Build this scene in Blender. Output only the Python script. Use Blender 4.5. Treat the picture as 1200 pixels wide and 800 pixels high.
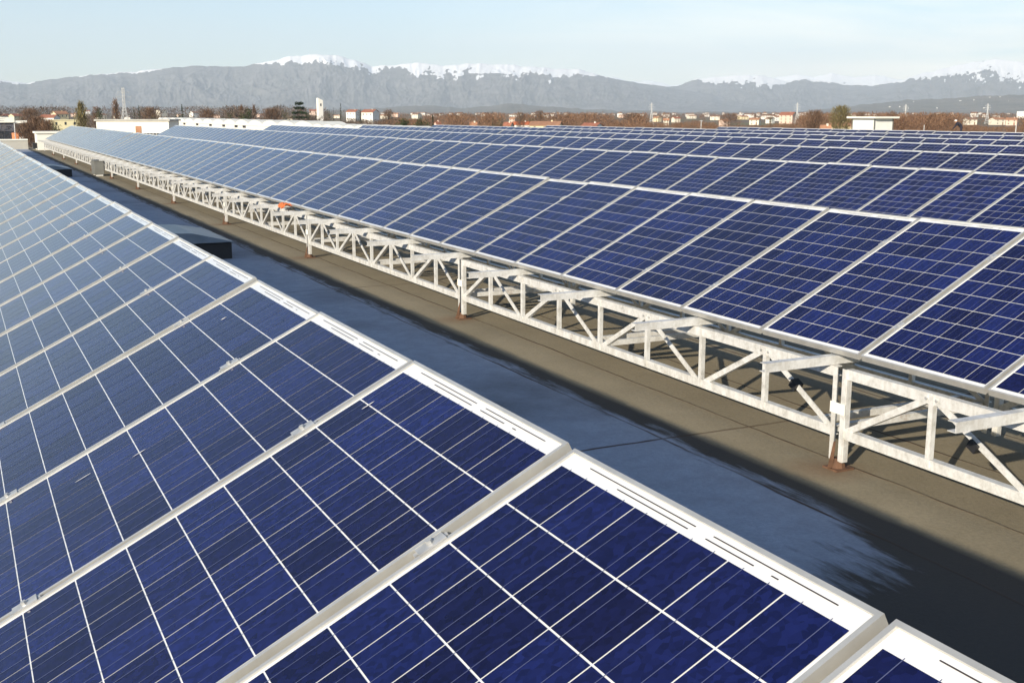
import bpy, math, random
import numpy as np
from mathutils import Vector, Matrix

random.seed(7)
RNG = np.random.default_rng(11)
SC = bpy.context.scene
for o in list(bpy.data.objects):
    bpy.data.objects.remove(o)

# ------------------------------------------------------------------ camera
# world: y runs along the panel rows (away, to the left), x across them (to the right), ground at z = 0
CAMZ = 9.5
FPX, PITCH, YAW = 1334.4, 0.19863, 0.45376
cp, sp, cy, sy = math.cos(PITCH), math.sin(PITCH), math.cos(YAW), math.sin(YAW)
FWD = Vector((sy*cp, cy*cp, -sp))
RGT = Vector((cy, -sy, 0))
UPV = RGT.cross(FWD)
EYE = Vector((0, 0, CAMZ))
cam = bpy.data.cameras.new('camera')
cam.sensor_width = 36
cam.lens = FPX/1200*36
cam.clip_start = 0.05
cam.clip_end = 200000
camo = bpy.data.objects.new('camera', cam)
SC.collection.objects.link(camo)
camo.location = EYE
camo.rotation_euler = FWD.to_track_quat('-Z', 'Y').to_euler()
SC.camera = camo
SC.render.resolution_x, SC.render.resolution_y = 1024, 682

# ------------------------------------------------------------------ sky, sun, exposure
SHX, SHY, SHZ = 1.0, 0.68, -0.441          # the way the sunlight travels
sun_dir = Vector((-SHX, -SHY, -SHZ)).normalized()
world = bpy.data.worlds.new('World')
SC.world = world
world.use_nodes = True
wn, wl = world.node_tree.nodes, world.node_tree.links
bg = wn['Background']
sky = wn.new('ShaderNodeTexSky')
sky.sky_type = 'NISHITA'
sky.sun_disc = False
sky.sun_elevation = math.asin(sun_dir.z)
sky.sun_rotation = math.atan2(sun_dir.x, sun_dir.y)
sky.altitude = 80
sky.air_density = 1.0
sky.dust_density = 0.15
sky.ozone_density = 3.6
# thin high cloud, mostly low in the west (right of the view)
wtc = wn.new('ShaderNodeTexCoord')
wmp = wn.new('ShaderNodeMapping'); wmp.inputs['Scale'].default_value = (1.6, 1.6, 13.0); wmp.inputs['Rotation'].default_value = (0.05, 0.03, 0.4)
wl.new(wtc.outputs['Generated'], wmp.inputs[0])
wno = wn.new('ShaderNodeTexNoise'); wno.inputs['Scale'].default_value = 2.6; wno.inputs['Detail'].default_value = 9; wno.inputs['Roughness'].default_value = 0.58; wno.inputs['Distortion'].default_value = 0.6
wl.new(wmp.outputs[0], wno.inputs['Vector'])
wr = wn.new('ShaderNodeMapRange'); wr.inputs[1].default_value = 0.28; wr.inputs[2].default_value = 0.68
wl.new(wno.outputs['Fac'], wr.inputs[0])
wsx = wn.new('ShaderNodeSeparateXYZ'); wl.new(wtc.outputs['Generated'], wsx.inputs[0])
wz = wn.new('ShaderNodeMapRange'); wz.inputs[1].default_value = 0.0; wz.inputs[2].default_value = 0.24; wz.inputs[3].default_value = 1.0; wz.inputs[4].default_value = 0.0
wl.new(wsx.outputs['Z'], wz.inputs[0])
wx = wn.new('ShaderNodeMapRange'); wx.inputs[1].default_value = 0.34; wx.inputs[2].default_value = 0.80; wx.inputs[3].default_value = 0.0
wl.new(wsx.outputs['X'], wx.inputs[0])
wm1 = wn.new('ShaderNodeMath'); wm1.operation = 'MULTIPLY'; wl.new(wr.outputs[0], wm1.inputs[0]); wl.new(wz.outputs[0], wm1.inputs[1])
wm2 = wn.new('ShaderNodeMath'); wm2.operation = 'MULTIPLY'; wl.new(wm1.outputs[0], wm2.inputs[0]); wl.new(wx.outputs[0], wm2.inputs[1])
wmx = wn.new('ShaderNodeMix'); wmx.data_type = 'RGBA'
wl.new(wm2.outputs[0], wmx.inputs[0]); wl.new(sky.outputs[0], wmx.inputs[6]); wmx.inputs[7].default_value = (14.0, 12.2, 9.4, 1)
wl.new(wmx.outputs[2], bg.inputs[0])
bg.inputs[1].default_value = 0.092
sl = bpy.data.lights.new('sun', 'SUN')
sl.energy = 5.0
sl.angle = math.radians(0.5)
sl.color = (1.0, 0.90, 0.74)
slo = bpy.data.objects.new('sun', sl)
SC.collection.objects.link(slo)
slo.location = (-30, -20, 40)
slo.rotation_euler = (-sun_dir).to_track_quat('-Z', 'Y').to_euler()
SC.view_settings.view_transform = 'Standard'
SC.view_settings.look = 'None'
SC.view_settings.gamma = 1
SC.view_settings.use_curve_mapping = False
SC.view_settings.exposure = 0.74
SC.render.engine = 'CYCLES'
SC.cycles.use_denoising = True
SC.cycles.max_bounces = 6
SC.cycles.volume_bounces = 2
SC.cycles.sample_clamp_indirect = 6

HAZE_DENSITY = 4.6e-5

# ------------------------------------------------------------------ helpers
def ray(u, v):
    return FWD + RGT*((u-600)/FPX) - UPV*((v-400)/FPX)

def at(u, d, v=134.0):
    """ground position under picture column u at horizontal distance d"""
    r = ray(u, v)
    h = math.hypot(r.x, r.y)
    return Vector((r.x/h*d, r.y/h*d, 0))

def zat(u, v, d):
    r = ray(u, v)
    return CAMZ + r.z/math.hypot(r.x, r.y)*d

def mpp(u, d):
    """metres per photograph pixel at column u, distance d"""
    return d*math.cos(math.atan((u-600)/FPX))/FPX

def tag(o, label=None, cat=None, group=None, kind=None):
    if label: o['label'] = label
    if cat: o['category'] = cat
    if group: o['group'] = group
    if kind: o['kind'] = kind
    return o

def empty(name, loc, rz=0.0, label=None, cat=None, group=None):
    o = bpy.data.objects.new(name, None)
    o.empty_display_size = 0.3
    SC.collection.objects.link(o)
    o.location = loc
    o.rotation_euler = (0, 0, rz)
    return tag(o, label, cat, group)

class MB:
    def __init__(s):
        s.v, s.f, s.m = [], [], []
    def add(s, vs, fs, mat=0):
        b = len(s.v)
        s.v += [tuple(p) for p in vs]
        for f in fs:
            s.f.append(tuple(b+i for i in f)); s.m.append(mat)
    def quad(s, a, b, c, d, mat=0):
        s.add([a, b, c, d], [(0, 1, 2, 3)], mat)
    def box(s, x0, x1, y0, y1, z0, z1, mat=0, M=None):
        vs = [Vector((x, y, z)) for z in (z0, z1) for x, y in ((x0, y0), (x1, y0), (x1, y1), (x0, y1))]
        if M: vs = [M @ v for v in vs]
        s.add(vs, [(3, 2, 1, 0), (4, 5, 6, 7), (0, 1, 5, 4), (1, 2, 6, 5), (2, 3, 7, 6), (3, 0, 4, 7)], mat)
    def bar(s, p, q, prof, side, mat=0):
        """extrude a closed profile [(a, b)...] from p to q; 'side' fixes the a axis"""
        p, q = Vector(p), Vector(q)
        t = (q-p).normalized()
        a = (Vector(side) - t*t.dot(Vector(side))).normalized()
        b = t.cross(a)
        n = len(prof)
        vs = [p + a*x + b*y for x, y in prof] + [q + a*x + b*y for x, y in prof]
        fs = [(i, (i+1) % n, n+(i+1) % n, n+i) for i in range(n)]
        fs += [tuple(range(n-1, -1, -1)), tuple(range(n, 2*n))]
        s.add(vs, fs, mat)
    def tube(s, p, q, r0, r1=None, n=8, mat=0):
        r1 = r0 if r1 is None else r1
        p, q = Vector(p), Vector(q)
        t = (q-p).normalized()
        a = t.orthogonal().normalized(); b = t.cross(a)
        vs = []
        for c, r in ((p, r0), (q, r1)):
            for i in range(n):
                w = 2*math.pi*i/n
                vs.append(c + a*math.cos(w)*r + b*math.sin(w)*r)
        fs = [(i, (i+1) % n, n+(i+1) % n, n+i) for i in range(n)]
        fs += [tuple(range(n-1, -1, -1)), tuple(range(n, 2*n))]
        s.add(vs, fs, mat)
    def mesh(s, name, mats):
        me = bpy.data.meshes.new(name)
        me.from_pydata(s.v, [], s.f)
        for m in mats: me.materials.append(m)
        me.polygons.foreach_set('material_index', s.m)
        me.update()
        return me
    def build(s, name, mats, parent=None, bevel=0.0):
        if not isinstance(mats, (list, tuple)): mats = [mats]
        return put(name, s.mesh(name, mats), parent, bevel)

def put(name, me, parent=None, bevel=0.0, loc=None):
    o = bpy.data.objects.new(name, me)
    SC.collection.objects.link(o)
    if parent: o.parent = parent
    if loc is not None: o.location = loc
    if bevel:
        b = o.modifiers.new('bevel', 'BEVEL'); b.width = bevel; b.segments = 2; b.limit_method = 'ANGLE'
    return o

def rect(w, h): return [(-w/2, -h/2), (w/2, -h/2), (w/2, h/2), (-w/2, h/2)]
def lprof(w, h, t): return [(0, 0), (w, 0), (w, t), (t, t), (t, h), (0, h)]
def cprof(w, h, t): return [(0, 0), (w, 0), (w, t), (t, t), (t, h-t), (w, h-t), (w, h), (0, h)]

# ------------------------------------------------------------------ materials
def newmat(name):
    m = bpy.data.materials.new(name)
    m.use_nodes = True
    return m, m.node_tree.nodes, m.node_tree.links, m.node_tree.nodes['Principled BSDF']

def ramp(n, stops):
    r = n.new('ShaderNodeValToRGB')
    e = r.color_ramp.elements
    while len(e) < len(stops): e.new(0.5)
    for k, (p, c) in enumerate(stops):
        e[k].position = p
        e[k].color = (*c, 1) if len(c) == 3 else c
    return r

def simple(name, col, rough=0.6, var=0.25, scale=3.0, metal=0.0, coord='Object', spec=0.5, detail=6):
    m, n, l, b = newmat(name)
    tc = n.new('ShaderNodeTexCoord')
    no = n.new('ShaderNodeTexNoise'); no.inputs['Scale'].default_value = scale; no.inputs['Detail'].default_value = detail
    l.new(tc.outputs[coord], no.inputs['Vector'])
    dk = tuple(c*(1-var) for c in col); lt = tuple(min(1, c*(1+var*0.6)) for c in col)
    r = ramp(n, [(0.3, dk), (0.72, lt)])
    l.new(no.outputs['Fac'], r.inputs['Fac'])
    l.new(r.outputs['Color'], b.inputs['Base Color'])
    b.inputs['Roughness'].default_value = rough
    b.inputs['Metallic'].default_value = metal
    b.inputs['Specular IOR Level'].default_value = spec
    return m

def math_n(n, l, op, a, b=None, c=None, clamp=False):
    k = n.new('ShaderNodeMath'); k.operation = op; k.use_clamp = clamp
    for i, x in enumerate((a, b, c)):
        if x is None: continue
        if isinstance(x, (int, float)): k.inputs[i].default_value = x
        else: l.new(x, k.inputs[i])
    return k.outputs[0]

def mixc(n, l, fac, a, b):
    k = n.new('ShaderNodeMix'); k.data_type = 'RGBA'
    if isinstance(fac, (int, float)): k.inputs[0].default_value = fac
    else: l.new(fac, k.inputs[0])
    for i, x in ((6, a), (7, b)):
        if isinstance(x, tuple): k.inputs[i].default_value = (*x, 1)
        else: l.new(x, k.inputs[i])
    return k.outputs[2]

def cell_material():
    m, n, l, b = newmat('silicon_cell_under_glass')
    geo = n.new('ShaderNodeNewGeometry')
    oi = n.new('ShaderNodeObjectInfo')
    tc = n.new('ShaderNodeTexCoord')
    vo = n.new('ShaderNodeTexVoronoi'); vo.inputs['Scale'].default_value = 70
    l.new(tc.outputs['Object'], vo.inputs['Vector'])
    base = ramp(n, [(0.0, (0.0048, 0.0066, 0.042)), (1.0, (0.0080, 0.0140, 0.088))])
    s = math_n(n, l, 'ADD', geo.outputs['Random Per Island'], oi.outputs['Random'])
    s = math_n(n, l, 'FRACT', s)
    l.new(s, base.inputs['Fac'])
    g = n.new('ShaderNodeSeparateColor'); l.new(vo.outputs['Color'], g.inputs[0])
    gr = math_n(n, l, 'MULTIPLY_ADD', g.outputs[0], 0.62, 0.69)
    gr = math_n(n, l, 'MULTIPLY', gr, math_n(n, l, 'MULTIPLY_ADD', oi.outputs['Random'], 0.34, 0.83))
    vm = n.new('ShaderNodeVectorMath'); vm.operation = 'SCALE'
    l.new(base.outputs['Color'], vm.inputs[0]); l.new(gr, vm.inputs['Scale'])
    # thin film of dust on the glass
    no = n.new('ShaderNodeTexNoise'); no.inputs['Scale'].default_value = 2.2; no.inputs['Detail'].default_value = 8
    l.new(tc.outputs['Object'], no.inputs['Vector'])
    du = math_n(n, l, 'MULTIPLY_ADD', no.outputs['Fac'], 0.016, -0.003, clamp=True)
    col = mixc(n, l, du, vm.outputs[0], (0.34, 0.31, 0.27))
    l.new(col, b.inputs['Base Color'])
    b.inputs['Roughness'].default_value = 0.45
    b.inputs['Specular IOR Level'].default_value = 0.0
    b.inputs['Coat Weight'].default_value = 1.0
    b.inputs['Coat IOR'].default_value = 1.29
    cr = math_n(n, l, 'MULTIPLY_ADD', no.outputs['Fac'], 0.10, 0.02)
    l.new(cr, b.inputs['Coat Roughness'])
    return m

def glassed(name, col, rough=0.5, metal=0.0):
    m, n, l, b = newmat(name)
    b.inputs['Base Color'].default_value = (*col, 1)
    b.inputs['Roughness'].default_value = rough
    b.inputs['Metallic'].default_value = metal
    b.inputs['Coat Weight'].default_value = 1.0
    b.inputs['Coat IOR'].default_value = 1.42
    b.inputs['Coat Roughness'].default_value = 0.06
    return m

def steel_material():
    m, n, l, b = newmat('weathered_white_galvanised_steel')
    tc = n.new('ShaderNodeTexCoord')
    no = n.new('ShaderNodeTexNoise'); no.inputs['Scale'].default_value = 11; no.inputs['Detail'].default_value = 10; no.inputs['Roughness'].default_value = 0.75
    l.new(tc.outputs['Object'], no.inputs['Vector'])
    r = ramp(n, [(0.28, (0.34, 0.33, 0.30)), (0.42, (0.60, 0.585, 0.545)), (0.55, (0.72, 0.71, 0.68)), (0.72, (0.82, 0.81, 0.78))])
    l.new(no.outputs['Fac'], r.inputs['Fac'])
    # grime and rust running down
    mp = n.new('ShaderNodeMapping'); mp.inputs['Scale'].default_value = (14, 14, 1.6)
    l.new(tc.outputs['Object'], mp.inputs[0])
    n2 = n.new('ShaderNodeTexNoise'); n2.inputs['Scale'].default_value = 1.0; n2.inputs['Detail'].default_value = 7; n2.inputs['Roughness'].default_value = 0.65
    l.new(mp.outputs[0], n2.inputs['Vector'])
    r2 = ramp(n, [(0.52, (0, 0, 0)), (0.74, (1, 1, 1))])
    l.new(n2.outputs['Fac'], r2.inputs['Fac'])
    c = mixc(n, l, math_n(n, l, 'MULTIPLY', r2.outputs['Color'], 0.5), r.outputs['Color'], (0.40, 0.36, 0.29))
    n3 = n.new('ShaderNodeTexNoise'); n3.inputs['Scale'].default_value = 3.1; n3.inputs['Detail'].default_value = 9; n3.inputs['Roughness'].default_value = 0.7
    l.new(tc.outputs['Object'], n3.inputs['Vector'])
    r3 = ramp(n, [(0.63, (0, 0, 0)), (0.70, (1, 1, 1))])
    l.new(n3.outputs['Fac'], r3.inputs['Fac'])
    c = mixc(n, l, math_n(n, l, 'MULTIPLY', r3.outputs['Color'], 0.45), c, (0.30, 0.17, 0.08))
    l.new(c, b.inputs['Base Color'])
    rr = math_n(n, l, 'MULTIPLY_ADD', no.outputs['Fac'], 0.4, 0.28)
    l.new(rr, b.inputs['Roughness'])
    b.inputs['Metallic'].default_value = 0.2
    return m

def roof_material():
    m, n, l, b = newmat('bitumen_felt_with_frost')
    tc = n.new('ShaderNodeTexCoord')
    sx = n.new('ShaderNodeSeparateXYZ'); l.new(tc.outputs['Object'], sx.inputs[0])
    X, Y = sx.outputs['X'], sx.outputs['Y']
    n1 = n.new('ShaderNodeTexNoise'); n1.inputs['Scale'].default_value = 0.7; n1.inputs['Detail'].default_value = 7; n1.inputs['Roughness'].default_value = 0.62
    l.new(tc.outputs['Object'], n1.inputs['Vector'])
    n2 = n.new('ShaderNodeTexNoise'); n2.inputs['Scale'].default_value = 42; n2.inputs['Detail'].default_value = 5; n2.inputs['Roughness'].default_value = 0.75
    l.new(tc.outputs['Object'], n2.inputs['Vector'])
    r1 = ramp(n, [(0.3, (0.205, 0.172, 0.112)), (0.7, (0.275, 0.232, 0.155))])
    l.new(n1.outputs['Fac'], r1.inputs['Fac'])
    g = math_n(n, l, 'MULTIPLY_ADD', n2.outputs['Fac'], 0.7, 0.65)
    vm = n.new('ShaderNodeVectorMath'); vm.operation = 'SCALE'
    l.new(r1.outputs['Color'], vm.inputs[0]); l.new(g, vm.inputs['Scale'])
    col = vm.outputs[0]
    # wobble for everything drawn by hand on the felt
    nw = n.new('ShaderNodeTexNoise'); nw.inputs['Scale'].default_value = 1.6; nw.inputs['Detail'].default_value = 5
    l.new(tc.outputs['Object'], nw.inputs['Vector'])
    wob = math_n(n, l, 'MULTIPLY_ADD', nw.outputs['Fac'], 0.07, -0.035)
    Xw = math_n(n, l, 'ADD', X, wob)
    Yw = math_n(n, l, 'ADD', Y, wob)
    # frost: lies in the long shadow strip, streaky end near the camera, melted rim beside the sunlit felt
    mp = n.new('ShaderNodeMapping'); mp.inputs['Scale'].default_value = (7.0, 1.1, 1)
    l.new(tc.outputs['Object'], mp.inputs[0])
    ns = n.new('ShaderNodeTexNoise'); ns.inputs['Scale'].default_value = 1.5; ns.inputs['Detail'].default_value = 8; ns.inputs['Roughness'].default_value = 0.65
    l.new(mp.outputs[0], ns.inputs['Vector'])
    yb = math_n(n, l, 'MULTIPLY_ADD', ns.outputs['Fac'], 1.8, -0.9)
    yy = math_n(n, l, 'ADD', Y, yb)
    xl = math_n(n, l, 'SUBTRACT', X, 4.25)
    xl = math_n(n, l, 'MAXIMUM', xl, 0.0)
    yy = math_n(n, l, 'MULTIPLY_ADD', xl, -1.9, yy)
    fy = n.new('ShaderNodeMapRange'); fy.inputs[1].default_value = 4.05; fy.inputs[2].default_value = 4.45
    l.new(yy, fy.inputs[0])
    xx = math_n(n, l, 'MULTIPLY_ADD', ns.outputs['Fac'], 0.5, X)
    fx = n.new('ShaderNodeMapRange'); fx.inputs[1].default_value = 4.74; fx.inputs[2].default_value = 4.86; fx.inputs[3].default_value = 1; fx.inputs[4].default_value = 0
    l.new(xx, fx.inputs[0])
    fx0 = n.new('ShaderNodeMapRange'); fx0.inputs[1].default_value = 1.8; fx0.inputs[2].default_value = 2.4
    l.new(xx, fx0.inputs[0])
    fr = math_n(n, l, 'MULTIPLY', fy.outputs[0], fx.outputs[0])
    fr = math_n(n, l, 'MULTIPLY', fr, fx0.outputs[0])
    n4 = n.new('ShaderNodeTexNoise'); n4.inputs['Scale'].default_value = 0.45; n4.inputs['Detail'].default_value = 6
    l.new(tc.outputs['Object'], n4.inputs['Vector'])
    pat = n.new('ShaderNodeMapRange'); pat.inputs[1].default_value = 0.30; pat.inputs[2].default_value = 0.52; pat.inputs[3].default_value = 0.45
    l.new(n4.outputs['Fac'], pat.inputs[0])
    fr = math_n(n, l, 'MULTIPLY', fr, pat.outputs[0])
    gf = math_n(n, l, 'MULTIPLY_ADD', n2.outputs['Fac'], 0.5, 0.55, clamp=True)
    fr = math_n(n, l, 'MULTIPLY', fr, gf)
    # felt damp from melted frost, plus the nearest row's shadow deepened in the colour
    damp_shade_edge = n.new('ShaderNodeMapRange'); damp_shade_edge.inputs[1].default_value = 4.72; damp_shade_edge.inputs[2].default_value = 4.79; damp_shade_edge.inputs[3].default_value = 1; damp_shade_edge.inputs[4].default_value = 0
    l.new(Xw, damp_shade_edge.inputs[0])
    damp_shade_start = n.new('ShaderNodeMapRange'); damp_shade_start.inputs[1].default_value = 1.6; damp_shade_start.inputs[2].default_value = 2.4
    l.new(X, damp_shade_start.inputs[0])
    damp_shade = math_n(n, l, 'MULTIPLY', math_n(n, l, 'MULTIPLY', damp_shade_edge.outputs[0], damp_shade_start.outputs[0]), 0.88)
    col = mixc(n, l, damp_shade, col, (0.032, 0.031, 0.033))
    n6 = n.new('ShaderNodeTexNoise'); n6.inputs['Scale'].default_value = 5.5; n6.inputs['Detail'].default_value = 9; n6.inputs['Roughness'].default_value = 0.7
    l.new(tc.outputs['Object'], n6.inputs['Vector'])
    fr = math_n(n, l, 'MULTIPLY', fr, math_n(n, l, 'MULTIPLY_ADD', n6.outputs['Fac'], 0.7, 0.55, clamp=True))
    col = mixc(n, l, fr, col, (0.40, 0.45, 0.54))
    # welded seams: along the rows every 0.98 m, across every 8 m
    def seam(c, off, per, w):
        a = math_n(n, l, 'ADD', c, off)
        a = math_n(n, l, 'PINGPONG', a, per/2)
        mr = n.new('ShaderNodeMapRange'); mr.inputs[1].default_value = w*0.5; mr.inputs[2].default_value = w; mr.inputs[3].default_value = 1; mr.inputs[4].default_value = 0
        l.new(a, mr.inputs[0])
        return mr.outputs[0]
    s1 = seam(Xw, -4.50+7.8, 0.78, 0.014)
    s2 = seam(Yw, -6.72+80, 8.0, 0.02)
    s = math_n(n, l, 'MAXIMUM', s1, s2)
    br = n.new('ShaderNodeMapRange'); br.inputs[1].default_value = 0.40; br.inputs[2].default_value = 0.58
    l.new(n1.outputs['Fac'], br.inputs[0])
    s = math_n(n, l, 'MULTIPLY', s, math_n(n, l, 'MULTIPLY_ADD', br.outputs[0], 0.6, 0.3))
    col = mixc(n, l, s, col, (0.055, 0.027, 0.013))
    # rust run-off round the girder feet, every 6.28 m
    ry = math_n(n, l, 'ADD', Y, -5.62+62.8)
    ry = math_n(n, l, 'PINGPONG', ry, 3.14)
    rx = math_n(n, l, 'SUBTRACT', X, 5.10)
    dd = math_n(n, l, 'ADD', math_n(n, l, 'MULTIPLY', ry, ry), math_n(n, l, 'MULTIPLY', rx, rx))
    dd = math_n(n, l, 'SQRT', dd)
    dd = math_n(n, l, 'MULTIPLY_ADD', n1.outputs['Fac'], 0.35, dd)
    rm = n.new('ShaderNodeMapRange'); rm.inputs[1].default_value = 0.24; rm.inputs[2].default_value = 0.50; rm.inputs[3].default_value = 0.45; rm.inputs[4].default_value = 0
    l.new(dd, rm.inputs[0])
    col = mixc(n, l, rm.outputs[0], col, (0.13, 0.055, 0.022))
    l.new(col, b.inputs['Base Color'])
    b.inputs['Roughness'].default_value = 0.85
    b.inputs['Specular IOR Level'].default_value = 0.25
    bp = n.new('ShaderNodeBump'); bp.inputs['Strength'].default_value = 0.35; bp.inputs['Distance'].default_value = 0.012
    hh = math_n(n, l, 'ADD', n2.outputs['Fac'], math_n(n, l, 'MULTIPLY', s1, 0.8))
    l.new(hh, bp.inputs['Height']); l.new(bp.outputs[0], b.inputs['Normal'])
    return m

def foliage(name, c0, c1):
    m, n, l, b = newmat(name)
    geo = n.new('ShaderNodeNewGeometry')
    r = ramp(n, [(0, c0), (1, c1)])
    l.new(geo.outputs['Random Per Island'], r.inputs['Fac'])
    l.new(r.outputs['Color'], b.inputs['Base Color'])
    b.inputs['Roughness'].default_value = 0.8
    b.inputs['Specular IOR Level'].default_value = 0.1
    return m

M_CELL = cell_material()
M_BACK = glassed('white_backsheet', (0.80, 0.79, 0.76))
M_BUS = glassed('silver_busbar', (0.09, 0.10, 0.19), 0.4)
M_RIBBON_SHADE = glassed('dark_ribbon_gap_and_under_shade', (0.05, 0.032, 0.025))
M_ALU = simple('anodised_aluminium', (0.60, 0.585, 0.545), 0.40, 0.16, 10, metal=0.5)
M_CLAMP = simple('clamp_metal', (0.52, 0.52, 0.51), 0.38, 0.3, 20, metal=0.4)
M_STEEL = steel_material()
M_RUST = simple('rusty_steel', (0.13, 0.065, 0.035), 0.85, 0.5, 12)
M_BLACKPL = simple('black_plastic', (0.02, 0.02, 0.022), 0.5, 0.2, 8)
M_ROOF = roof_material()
M_GREYBOX = simple('grey_enamel', (0.17, 0.17, 0.155), 0.5, 0.12, 4)
M_ORANGE = simple('orange_fabric', (0.62, 0.15, 0.04), 0.7, 0.2, 10)
M_WHITE = simple('white_render', (0.80, 0.77, 0.68), 0.8, 0.08, 0.6)
M_HUTW = simple('hut_panel', (0.80, 0.78, 0.72), 0.6, 0.06, 1.2)
M_CONC = simple('pale_concrete', (0.46, 0.44, 0.39), 0.85, 0.2, 0.8)
M_DARKGLASS = simple('dark_window', (0.035, 0.04, 0.05), 0.2, 0.2, 2)
M_PYLON = simple('pylon_steel', (0.62, 0.62, 0.60), 0.5, 0.1, 1)
M_SKYLIGHT = simple('dirty_skylight', (0.17, 0.18, 0.18), 0.35, 0.3, 3)
M_BARK = simple('bark', (0.07, 0.05, 0.035), 0.9, 0.3, 3)
M_TWIG = foliage('bare_twigs', (0.085, 0.052, 0.036), (0.22, 0.135, 0.085))
M_TWIG2 = foliage('budding_twigs', (0.12, 0.10, 0.045), (0.22, 0.18, 0.08))
M_CONIF = foliage('dark_needles', (0.010, 0.018, 0.009), (0.035, 0.055, 0.024))
M_EVER = foliage('evergreen_leaves', (0.022, 0.034, 0.012), (0.065, 0.080, 0.030))
M_WOOD = foliage('winter_wood', (0.10, 0.052, 0.034), (0.25, 0.145, 0.085))
M_WOOD2 = foliage('grey_winter_wood', (0.060, 0.045, 0.036), (0.17, 0.125, 0.095))

# ------------------------------------------------------------------ ground
def ground():
    rs = [0, 30, 60, 120, 250, 500, 1000, 2000, 4000, 8000, 16000, 45000]
    mb = MB(); n = 48
    vs = [(0, 0, 0)]
    for r in rs[1:]:
        vs += [(r*math.cos(2*math.pi*i/n), r*math.sin(2*math.pi*i/n), 0) for i in range(n)]
    vs = [(min(max(x, -5900), 25900), min(max(y, -5900), 31400), z) for x, y, z in vs]
    fs = [(0, 1+i, 1+(i+1) % n) for i in range(n)]
    for k in range(len(rs)-2):
        a, b_ = 1+k*n, 1+(k+1)*n
        fs += [(a+i, b_+i, b_+(i+1) % n, a+(i+1) % n) for i in range(n)]
    mb.add(vs, fs)
    m, nn, l, b = newmat('winter_fields')
    tc = nn.new('ShaderNodeTexCoord')
    vo = nn.new('ShaderNodeTexVoronoi'); vo.inputs['Scale'].default_value = 0.006
    l.new(tc.outputs['Object'], vo.inputs['Vector'])
    sc = nn.new('ShaderNodeSeparateColor'); l.new(vo.outputs['Color'], sc.inputs[0])
    r = ramp(nn, [(0, (0.10, 0.10, 0.045)), (0.35, (0.19, 0.13, 0.08)), (0.7, (0.15, 0.10, 0.06)), (1, (0.17, 0.16, 0.06))])
    l.new(sc.outputs[0], r.inputs['Fac'])
    no = nn.new('ShaderNodeTexNoise'); no.inputs['Scale'].default_value = 0.08; no.inputs['Detail'].default_value = 8
    l.new(tc.outputs['Object'], no.inputs['Vector'])
    g = math_n(nn, l, 'MULTIPLY_ADD', no.outputs['Fac'], 0.9, 0.5)
    vm = nn.new('ShaderNodeVectorMath'); vm.operation = 'SCALE'
    l.new(r.outputs['Color'], vm.inputs[0]); l.new(g, vm.inputs['Scale'])
    l.new(vm.outputs[0], b.inputs['Base Color'])
    b.inputs['Roughness'].default_value = 0.95
    tag(mb.build('ground', m), kind='structure')
ground()

# ------------------------------------------------------------------ the flat roof under the array
ROOF = CAMZ - 2.34
def roof():
    mb = MB()
    mb.box(-14, 98, -14, 84, 0.0, ROOF)
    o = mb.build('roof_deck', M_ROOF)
    tag(o, kind='structure')
roof()

# ------------------------------------------------------------------ mountains
def vnoise(x, y, seed):
    xi, yi = np.floor(x).astype(int), np.floor(y).astype(int)
    xf, yf = x-xi, y-yi
    def h(a, b):
        k = (a*374761393 + b*668265263 + seed*1442695041) & 0xffffffff
        k = ((k ^ (k >> 13))*1274126177) & 0xffffffff
        return ((k ^ (k >> 16)) & 0xffff)/65535.0
    s, t = xf*xf*(3-2*xf), yf*yf*(3-2*yf)
    return (h(xi, yi)*(1-s)+h(xi+1, yi)*s)*(1-t) + (h(xi, yi+1)*(1-s)+h(xi+1, yi+1)*s)*t

def ridged(x, y, seed, octs=5):
    a, f, r = 0.5, 1.0, np.zeros_like(x)
    for k in range(octs):
        r += a*(1-np.abs(2*vnoise(x*f, y*f, seed+k)-1)); a *= 0.5; f *= 2.03
    return r

def mountain_material(name, rock, scrub):
    m, n, l, b = newmat(name)
    at_ = n.new('ShaderNodeAttribute'); at_.attribute_name = 'snow'
    tc = n.new('ShaderNodeTexCoord')
    no = n.new('ShaderNodeTexNoise'); no.inputs['Scale'].default_value = 0.004; no.inputs['Detail'].default_value = 10; no.inputs['Roughness'].default_value = 0.65
    l.new(tc.outputs['Object'], no.inputs['Vector'])
    r = ramp(n, [(0.35, scrub), (0.65, rock)])
    l.new(no.outputs['Fac'], r.inputs['Fac'])
    s = math_n(n, l, 'MULTIPLY_ADD', no.outputs['Fac'], 1.2, -0.6)
    s = math_n(n, l, 'ADD', at_.outputs['Fac'], s)
    mr = n.new('ShaderNodeMapRange'); mr.inputs[1].default_value = 0.36; mr.inputs[2].default_value = 0.62
    l.new(s, mr.inputs[0])
    c = mixc(n, l, mr.outputs[0], r.outputs['Color'], (0.96, 0.95, 0.93))
    l.new(c, b.inputs['Base Color'])
    b.inputs['Roughness'].default_value = 0.9
    b.inputs['Specular IOR Level'].default_value = 0.1
    return m

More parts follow.
